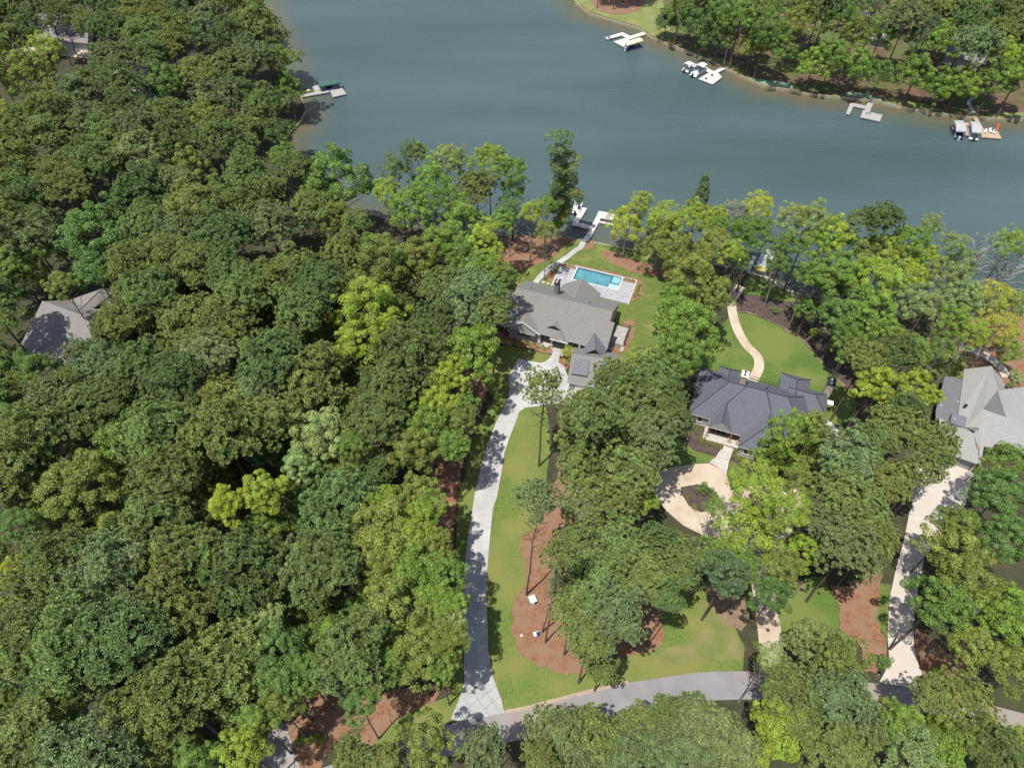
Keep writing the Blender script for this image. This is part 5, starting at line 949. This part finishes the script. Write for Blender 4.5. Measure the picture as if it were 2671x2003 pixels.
auto('S', (1180, 500, 24, 'olive'))
auto('S', (1700, 1105, 48, 'lime'), (1545, 1098, 26, 'green'), (1650, 1110, 44, 'olive'))
auto('B', (20, 560, 44, 'green'), (75, 540, 44, 'green'), (560, 1556, 44, 'green'), (602, 1522, 42, 'olive'))
# bottom row
auto('P', (1703, 1485, 60, 'p1'), (1821, 1521, 74, 'p4'), (1815, 1620, 66, 'p1'), (1534, 1588, 66, 'p4'), (1490, 1645, 56, 'p4'), (1046, 1620, 48, 'p4'), (767, 1640, 46, 'p3'), (1164, 1640, 36, 'p3'), (2090, 1521, 62, 'p3'), (2140, 1610, 56, 'p2'), (2020, 1500, 44, 'p3'), (1590, 1620, 50, 'p4'), (1740, 1570, 40, 'p1'), (1880, 1580, 40, 'p1'), (830, 1650, 40, 'p3'))
for x, y, r, c in ((1205, 1582, 62, 'p4'), (1278, 1592, 62, 'p1'), (1345, 1635, 58, 'p4'), (1378, 1565, 44, 'p1'), (1240, 1648, 48, 'p4'), (1445, 1545, 40, 'p1'), (1440, 1610, 52, 'p4'), (1500, 1540, 42, 'p4')): TODO.append(tree('P', x, y, r, c, hc=14))
auto('B', (958, 1238, 50, 'green'), (962, 1375, 48, 'olive'), (940, 1185, 46, 'olive'), (966, 1310, 46, 'fresh'), (952, 1440, 42, 'green'), (925, 1100, 44, 'fresh'), (1000, 905, 34, 'olive'), (985, 960, 32, 'green'))
auto('P', (175, 762, 30, 'p4'), (222, 790, 52, 'p4'), (262, 690, 48, 'p3'), (110, 850, 46, 'p4'), (300, 790, 50, 'p1'), (235, 858, 48, 'p1'), (150, 822, 34, 'p3'))
for x, y, r, c in ((24, 640, 30, 'em'), (10, 700, 30, 'green'), (8, 770, 32, 'em')): TODO.append(tree('B', x, y, r, c, hc=6))
# far bank
auto('B', (1507, 44, 44, 'em'), (1555, 75, 40, 'em'), (1602, 34, 40, 'green'), (1655, 70, 42, 'green'), (1625, 104, 32, 'olive'), (1689, 108, 34, 'green'), (1757, 138, 38, 'fresh'), (1847, 142, 40, 'fresh'), (1800, 120, 34, 'green'), (1979, 160, 38, 'green'), (2073, 182, 40, 'fresh'), (2151, 172, 44, 'green'), (2168, 111, 32, 'lime'), (2210, 150, 40, 'fresh'), (1905, 160, 34, 'em'), (2030, 190, 34, 'green'), (1470, 20, 34, 'green'), (1560, 20, 34, 'em'))
TODO.append(tree('P', 1440, 45, 24, 'blu', hc=7))
for x, y in ((1290, 18), (1325, 22), (1352, 20), (1376, 14), (1345, 8)): 
    p = D(x, y, 0); TODO.append((plant('pine_tree', p, 4.2, 19, jit(COL['p2']), PINES, TR_P, 24, '', 'pine', 'pines'), x, y - 60, 26, 'p2', 'P'))
# ------------------------------------------------------------------ filling pines and broadleaf trees in the closed woods
ZONES = [
 ([(-60, -60), (490, -60), (550, 10), (590, 80), (600, 190), (585, 270), (600, 330), (690, 350), (790, 390), (800, 480), (860, 560), (960, 560), (1060, 640), (1040, 700), (960, 760), (940, 880), (900, 1000), (930, 1100), (930, 1240), (940, 1380), (860, 1470), (760, 1490), (620, 1500), (560, 1560), (500, 1720), (-60, 1720)], 6.2, 'L'),
 ([(1250, 790), (1440, 820), (1480, 900), (1440, 980), (1370, 1080), (1390, 1120), (1460, 1160), (1480, 1250), (1400, 1330), (1340, 1400), (1290, 1420), (1230, 1330), (1225, 1180), (1230, 980), (1240, 870)], 6.8, 'C'),
 ([(1460, -60), (1480, 60), (1540, 90), (1600, 110), (1700, 140), (1800, 165), (1900, 180), (2000, 195), (2230, 210), (2290, 150), (2290, -60)], 6.9, 'F'),
 ([(1890, 560), (2000, 600), (2060, 660), (2000, 760), (1900, 780), (1830, 700)], 6.8, 'R'),
 ([(2000, 1130), (2080, 1090), (2240, 1050), (2290, 1200), (2290, 1420), (2230, 1460), (2100, 1440), (1980, 1340), (1990, 1220)], 6.8, 'R'),
 ([(1700, 1450), (1780, 1440), (1860, 1500), (1900, 1720), (1600, 1720), (1640, 1560)], 6.8, 'P'),
 ([(1230, 1560), (1560, 1560), (1640, 1720), (1180, 1720)], 6.8, 'P'),
 ([(1900, 1600), (2100, 1520), (2290, 1560), (2290, 1720), (1900, 1720)], 6.8, 'R'),
]
rf_ = random.Random(9)
NP = sum(1 for t in TODO if t[5] in 'PQ')
for poly, sp, zt in ZONES:
    wp = [D(x, y, 18.5) for x, y in poly]; x0, x1 = min(p.x for p in wp), max(p.x for p in wp); y0, y1 = min(p.y for p in wp), max(p.y for p in wp)
    j = 0; yy = y0
    while yy < y1:
        xx = x0 + (sp / 2 if j % 2 else 0)
        while xx < x1:
            p = Vector((xx + rf_.uniform(-1.7, 1.7), yy + rf_.uniform(-1.7, 1.7), 18.5)); xx += sp
            x, y = toD(p)
            if not inside((x, y), poly): continue
            R = rf_.uniform(4.9, 6.4); r = R * FPX / depth_of(p) / 1.2075
            if x < -r * .8 or x > 2212 + r * .8 or y > 1659 + r * .9 or y < -r: continue
            if any(math.hypot(x - a, y - b) < (.50 * (r + c)) for a, b, c in PLACED): continue
            if any(math.hypot(x - a, y + r * .1 - b) < .80 * (r + c) for a, b, c in NAMED): continue
            if blocks(x, y, r): continue
            k = 'P'; u = rf_.random(); c = rf_.choice(('p1', 'p1', 'p2', 'p3', 'p4'))
            if zt == 'R' and u < .7 or zt == 'F' and u < .45 or zt == 'L' and u < .1: k = 'B'; c = rf_.choice(('green', 'fresh', 'olive', 'em', 'blu'))
            f = Vector((p.x, p.y, 0)); 
            if not on_land(f) or any(inside(f, q) for q in CLEAR): continue
            # crowns keep off the brown roof
            if math.hypot((x - 140) / 125, (y - 715) / 112) < 1: continue
            if zt == 'L' and math.hypot((x - 115) / 105, (y - 62) / 48) < 1: continue
            h = 18.5 + rf_.uniform(-2.5, 2.5) if k == 'P' else 13 + rf_.uniform(-2, 3)
            if k == 'B': f = D(x, y, h); f.z = 0
            nm, cat, cr, tr, th, h0, z_ = KIND[k]
            t = plant(nm, f, R, h, jit(COL[c], .16), cr, tr, th, '', cat, 'pines' if k == 'P' else 'broadleaf trees', rf_.uniform(.85, 1.15))
            PLACED.append((x, y, r)); TODO.append((t, x, y, r, c, k))
        yy += sp * .87; j += 1
# second storey: smaller trees that stand in the gaps of the closed woods
NB = sum(1 for q in TODO if q[5] in 'BSXCU') + 30; NQ = sum(1 for q in TODO if q[5] in 'PQ') + 8
for poly, sp, zt in ZONES:
    h0 = 10.0; wp = [D(x, y, h0) for x, y in poly]; x0, x1 = min(q.x for q in wp), max(q.x for q in wp); y0, y1 = min(q.y for q in wp), max(q.y for q in wp)
    yy = y0
    while yy < y1:
        xx = x0
        while xx < x1:
            q = Vector((xx + rf_.uniform(-1.5, 1.5), yy + rf_.uniform(-1.5, 1.5), h0)); xx += 5.2; x, y = toD(q)
            R = rf_.uniform(2.8, 4.0); r = R * FPX / depth_of(q) / 1.2075
            if not inside((x, y), poly) or x < -r * .5 or x > 2212 + r * .5 or y > 1659 + r * .5 or y < -r * .5: continue
            if any(math.hypot(x - a, y - b) < .40 * (r + c) for a, b, c in PLACED): continue
            if math.hypot((x - 120) / 110, (y - 700) / 82) < 1 or (zt == 'L' and math.hypot((x - 115) / 90, (y - 62) / 40) < 1): continue
            if blocks(x, y, r): continue
            f = Vector((q.x, q.y, 0))
            if not on_land(f) or any(inside(f, z_) for z_ in CLEAR): continue
            k = 'P' if (rf_.random() < .3 or NB >= 284) and NQ < 297 else 'B'
            if k == 'B' and NB >= 284: continue
            c = rf_.choice(('p1', 'p2', 'p3')) if k == 'P' else rf_.choice(('green', 'olive', 'em', 'p2', 'fresh')); NB += k == 'B'; NQ += k == 'P'
            nm, cat, cr, tr, th, h_, z_ = KIND[k]
            t = plant(nm, f, R, h0 + rf_.uniform(-2, 2), jit(COL[c], .16), cr, tr, th, '', cat, 'pines' if k == 'P' else 'broadleaf trees', 1.1)
            PLACED.append((x, y, r)); TODO.append((t, x, y, r, c, k))
        yy += 4.6
# understorey shrubs that fill the shade below the closed woods
BUSH = [leaf_crown(s, 1.6, 1.2, 16, 60, .2, lob=(.35, .6)) for s in (61, 62)]
# ------------------------------------------------------------------ labels of the remaining trees: tone, kind and place beside something one can find
SHORTS = ['the tall slender tree', None, 'the pointed cedar', 'the big emerald tree', 'the large dark shore tree', 'the large lime tree', None, 'the silvery maple', None, 'the bright parking court tree', None, 'the driveway bend lime tree', 'the emerald driveway tree', 'the silvery topped tree', 'the lone open pine', 'the open pine over the lawn', None, None, None, None, None, 'the vivid yellow dock tree', None, 'the olive pool lawn tree', 'the fresh garden path tree', None, 'the broad cove tree', 'the slender leaning tree', None, 'the garden lawn lime tree', None, 'the spreading loop drive tree', None, 'the vivid bottom lime tree', 'the golden yellow tree', None, 'the leafless grey tree', None, None, 'the whitish blossoming tree', 'the yellowish olive tree', 'the heart wood lime tree', None, 'the yellow bottom edge tree', 'the pale lime tree', 'the yellow olive tree', 'the bright point tree', None, 'the rounded olive bottom tree', 'the small bright lime crown', 'the small vivid crown']
MARKS += [(q[0], q[1], s_) for q, s_ in zip(NAMED, SHORTS) if s_]
MARKS += [(150, 700, 'the brown roofed house'), (1215, 680, 'the grey lake house'), (1620, 880, 'the blue roofed house'), (2140, 900, 'the pale roofed house'), (1280, 610, 'the swimming pool'), (700, 195, 'the green canopied dock'), (1350, 90, 'the tan canopied dock'), (1520, 160, 'the two pontoon boats'), (1868, 235, 'the weathered dock'), (2110, 275, 'the two covered boats'), (1500, 1050, 'the loop drive island'), (1035, 1250, 'the white driveway'), (1040, 1530, 'the scored driveway apron'), (1952, 1440, 'the mouth of the long drive'), (110, 50, 'the upper left pale roof'), (285, 165, 'the low hidden roof'), (1690, 5, 'the far pale roof'), (1890, 55, 'the far grey roof'), (2090, 105, 'the far tan roof'), (1650, 565, 'the white boat lift'), (605, 1640, 'the lower concrete drive')]
TONE = dict(p1='deep green', p2='dark green', p3='olive green', p4='grey green', lime='lime green', yel='yellow green', gold='golden', green='mid green', em='emerald green', pale='pale green', olive='olive', blu='bluish green', white='silvery green', grey='greyish', fresh='fresh green')
ORD = ['nearest', 'second', 'third', 'fourth', 'fifth', 'sixth', 'seventh', 'eighth', 'ninth', 'tenth', 'eleventh', 'twelfth', 'thirteenth', 'fourteenth', 'fifteenth', 'sixteenth']
DIRS = ['to the right of', 'below and right of', 'below', 'below and left of', 'to the left of', 'above and left of', 'above', 'above and right of']
buckets = {}
for t, x, y, r, c, k in TODO:
    if t['label']: continue
    mx, my, ml = min(MARKS, key=lambda m: math.hypot(m[0] - x, m[1] - y)); a = math.atan2(y - my, x - mx); d = int(round(a / (math.pi / 4))) % 8
    short = ml
    kind = {'P': 'pine', 'Q': 'open crowned pine', 'B': 'broadleaf tree', 'S': 'sparse tree', 'X': 'bare tree', 'C': 'cedar', 'U': 'slender tree'}[k]
    buckets.setdefault((short, d, kind, TONE[c]), []).append((math.hypot(mx - x, my - y), t))
for (short, d, kind, tone), L in buckets.items():
    L.sort(key=lambda q: q[0])
    for i, (_, t) in enumerate(L):
        o = '' if len(L) == 1 else ', ' + ORD[min(i, 15)] + ' such'; t['label'] = f'{tone} {kind}{o} {DIRS[d]} {short}' if o else f'{tone} {kind} {DIRS[d]} {short}'
# ------------------------------------------------------------------ shrubs
def shrub(x, y, r, c, lb, f=D, group='shrubs', name='shrub', m=0):
    p = f(x, y, 0); t = bpy.data.objects.new(name, None); col.objects.link(t); t.location = p; tag(t, lb, 'shrub', group)
    o = bpy.data.objects.new('foliage', BUSH[m]); col.objects.link(o); o.parent = t; s = r / 1.6; o.scale = (s, s, s * .9); o.location = (0, 0, r * .62); o.color = (*jit(COL[c], .05), 1); o.rotation_euler = (0, 0, rt.uniform(0, 6))
    k = bpy.data.objects.new('stem', STEM); col.objects.link(k); k.parent = t; k.scale = (s, s, s)
    return t
sm = MB(); sm.tube([(0, 0, -.1), (0, 0, .8)], [.12, .06], 6)
for a in range(4): sm.tube([(0, 0, .3), (math.cos(a * 1.57) * .7, math.sin(a * 1.57) * .7, 1.1)], [.06, .02], 5)
STEM = sm.mesh('stem', M_bark)
shrub(1902, 1434, 1.55, 'em', 'large clipped dark green bush beside the mouth of the long drive'); shrub(2023, 1455, 1.25, 'fresh', 'loose green bush right of the long drive mouth'); shrub(1517, 1062, 1.5, 'em', 'dark bush on the island of the loop drive'); shrub(1540, 1075, 1.1, 'green', 'green bush at the right end of the loop drive island'); shrub(1500, 1098, .7, 'olive', 'low olive bush at the lower edge of the loop drive island'); shrub(1485, 1075, .5, 'green', 'small plant left of the dark bush on the loop drive island'); shrub(1632, 1430, .8, 'em', 'small clipped bush by the end of the dry lawn'); shrub(1634, 1398, .9, 'green', 'small bush above the clipped one by the dry lawn'); shrub(1675, 676, 1.2, 'green', 'low spreading green bush in the dark woodland bed'); shrub(1755, 724, 1.3, 'yel', 'yellow green bush in the dark woodland bed'); shrub(2190, 822, 1.7, 'white', 'silvery bush at the end of the curved far path'); shrub(2178, 840, 1.2, 'blu', 'bluish bush touching the silvery one'); shrub(2040, 1005 + 0, .1, 'green', 'tiny bush')['label'] = 'tiny bush on the long drive edge'
shrub(775, 1590, 1.0, 'gold', 'yellow bush beside the garage of the pale roofed house', f=zC); shrub(1900, 865, .55, 'yel', 'yellow bush in a ring bed at the corner of the blue roof', f=zB)
for i, (x, y, r) in enumerate(((235, 1175, .45), (230, 1222, .5), (255, 1272, .8), (325, 1290, .5), (372, 1308, .5), (432, 1322, .55), (495, 1345, .7), (688, 1400, .55), (700, 1490, .85), (770, 1515, .6), (828, 1530, .6), (195, 1110, .45), (155, 1130, .4))):
    shrub(x, y, r, 'olive', ['round boxwood nearest the left porch column of the blue roofed house', 'second boxwood along the stone porch', 'largest boxwood left of the flagstone walk', 'fourth boxwood along the stone porch', 'fifth boxwood along the stone porch', 'sixth boxwood along the stone porch', 'boxwood at the corner of the flagstone walk', 'boxwood right of the flagstone walk against the wall', 'largest boxwood under the double window', 'middle boxwood under the double window', 'last boxwood under the double window', 'small boxwood under the single window', 'smallest boxwood under the single window'][i], f=zB, group='boxwoods along the porch', name='boxwood')
for i, (x, y) in enumerate(((1925, 1482), (1962, 1475), (2000, 1473), (2038, 1472), (2070, 1482))):
    shrub(x, y, .75, 'lime', ['first', 'second', 'middle', 'fourth', 'last'][i] + ' round shrub in the short row by the lower drive, from the left', f=rBL, group='shrub row by the lower drive')
SP = [('foundation bed of the grey lake house', zA, ((405, 1195), (475, 1180), (500, 1215), (568, 1200), (615, 1250), (685, 1228), (762, 1248), (708, 1272), (320, 1160))), ('bed right of the pool terrace', zA, ((1957, 432), (1940, 455), (1935, 478), (1925, 505), (1910, 545), (1885, 577), (1940, 565))), ('bed right of the side deck', zA, ((1828, 980), (1810, 1010), (1790, 1045), (1780, 1075), (1690, 1185), (1680, 1225), (1790, 1100))), ('planters behind the pool', zA, ((985, 160), (1030, 170), (1075, 182), (1770, 350), (1815, 360), (1860, 372))), ('bed left of the pool terrace', zA, ((890, 200), (868, 235), (850, 255), (790, 320)))]
for lb, f, pts in SP:
    for iq, q in enumerate(sorted(pts)): shrub(q[0], q[1], .42, 'green', 'tiny new shrub in the ' + lb + ', ' + (['leftmost'] + ORD[1:])[iq] + ('' if iq == 0 else ' from the left'), f=f, group='new shrubs in the ' + lb, name='young_shrub', m=1)
p = zA(1030, 1420); t = plant('japanese_maple', p, 1.9, 2.5, COL['gold'], [(leaf_crown(71, 2.0, 1.2, 26, 80, .2, lob=(.4, .7)), 2.0, 1.2)], [trunk_mesh(72, 3.2, 1.6, .8, .1, 8, M_bark)], 3.2, 'small golden orange maple in the round bed before the porch', 'tree')
# trunks over the dark bed and the cove whose crowns are part of the shore trees
for i, (bx, by, x, y, r, c, lb) in enumerate(((1705, 708, 1745, 590, 30, 'green', 'tree with a pale bare trunk in the dark bed, second from the cove'), (1752, 707, 1795, 615, 36, 'fresh', 'tree with a pale trunk in the dark bed, third from the cove'), (1805, 803, 1835, 710, 34, 'green', 'tree with a leaning pale trunk at the lower end of the dark bed'))):
    tree('S', x, y, r, c, lb, base=(bx, by))
print('trees', len(TODO), 'pines', sum(1 for t in TODO if t[5] in 'PQ'))
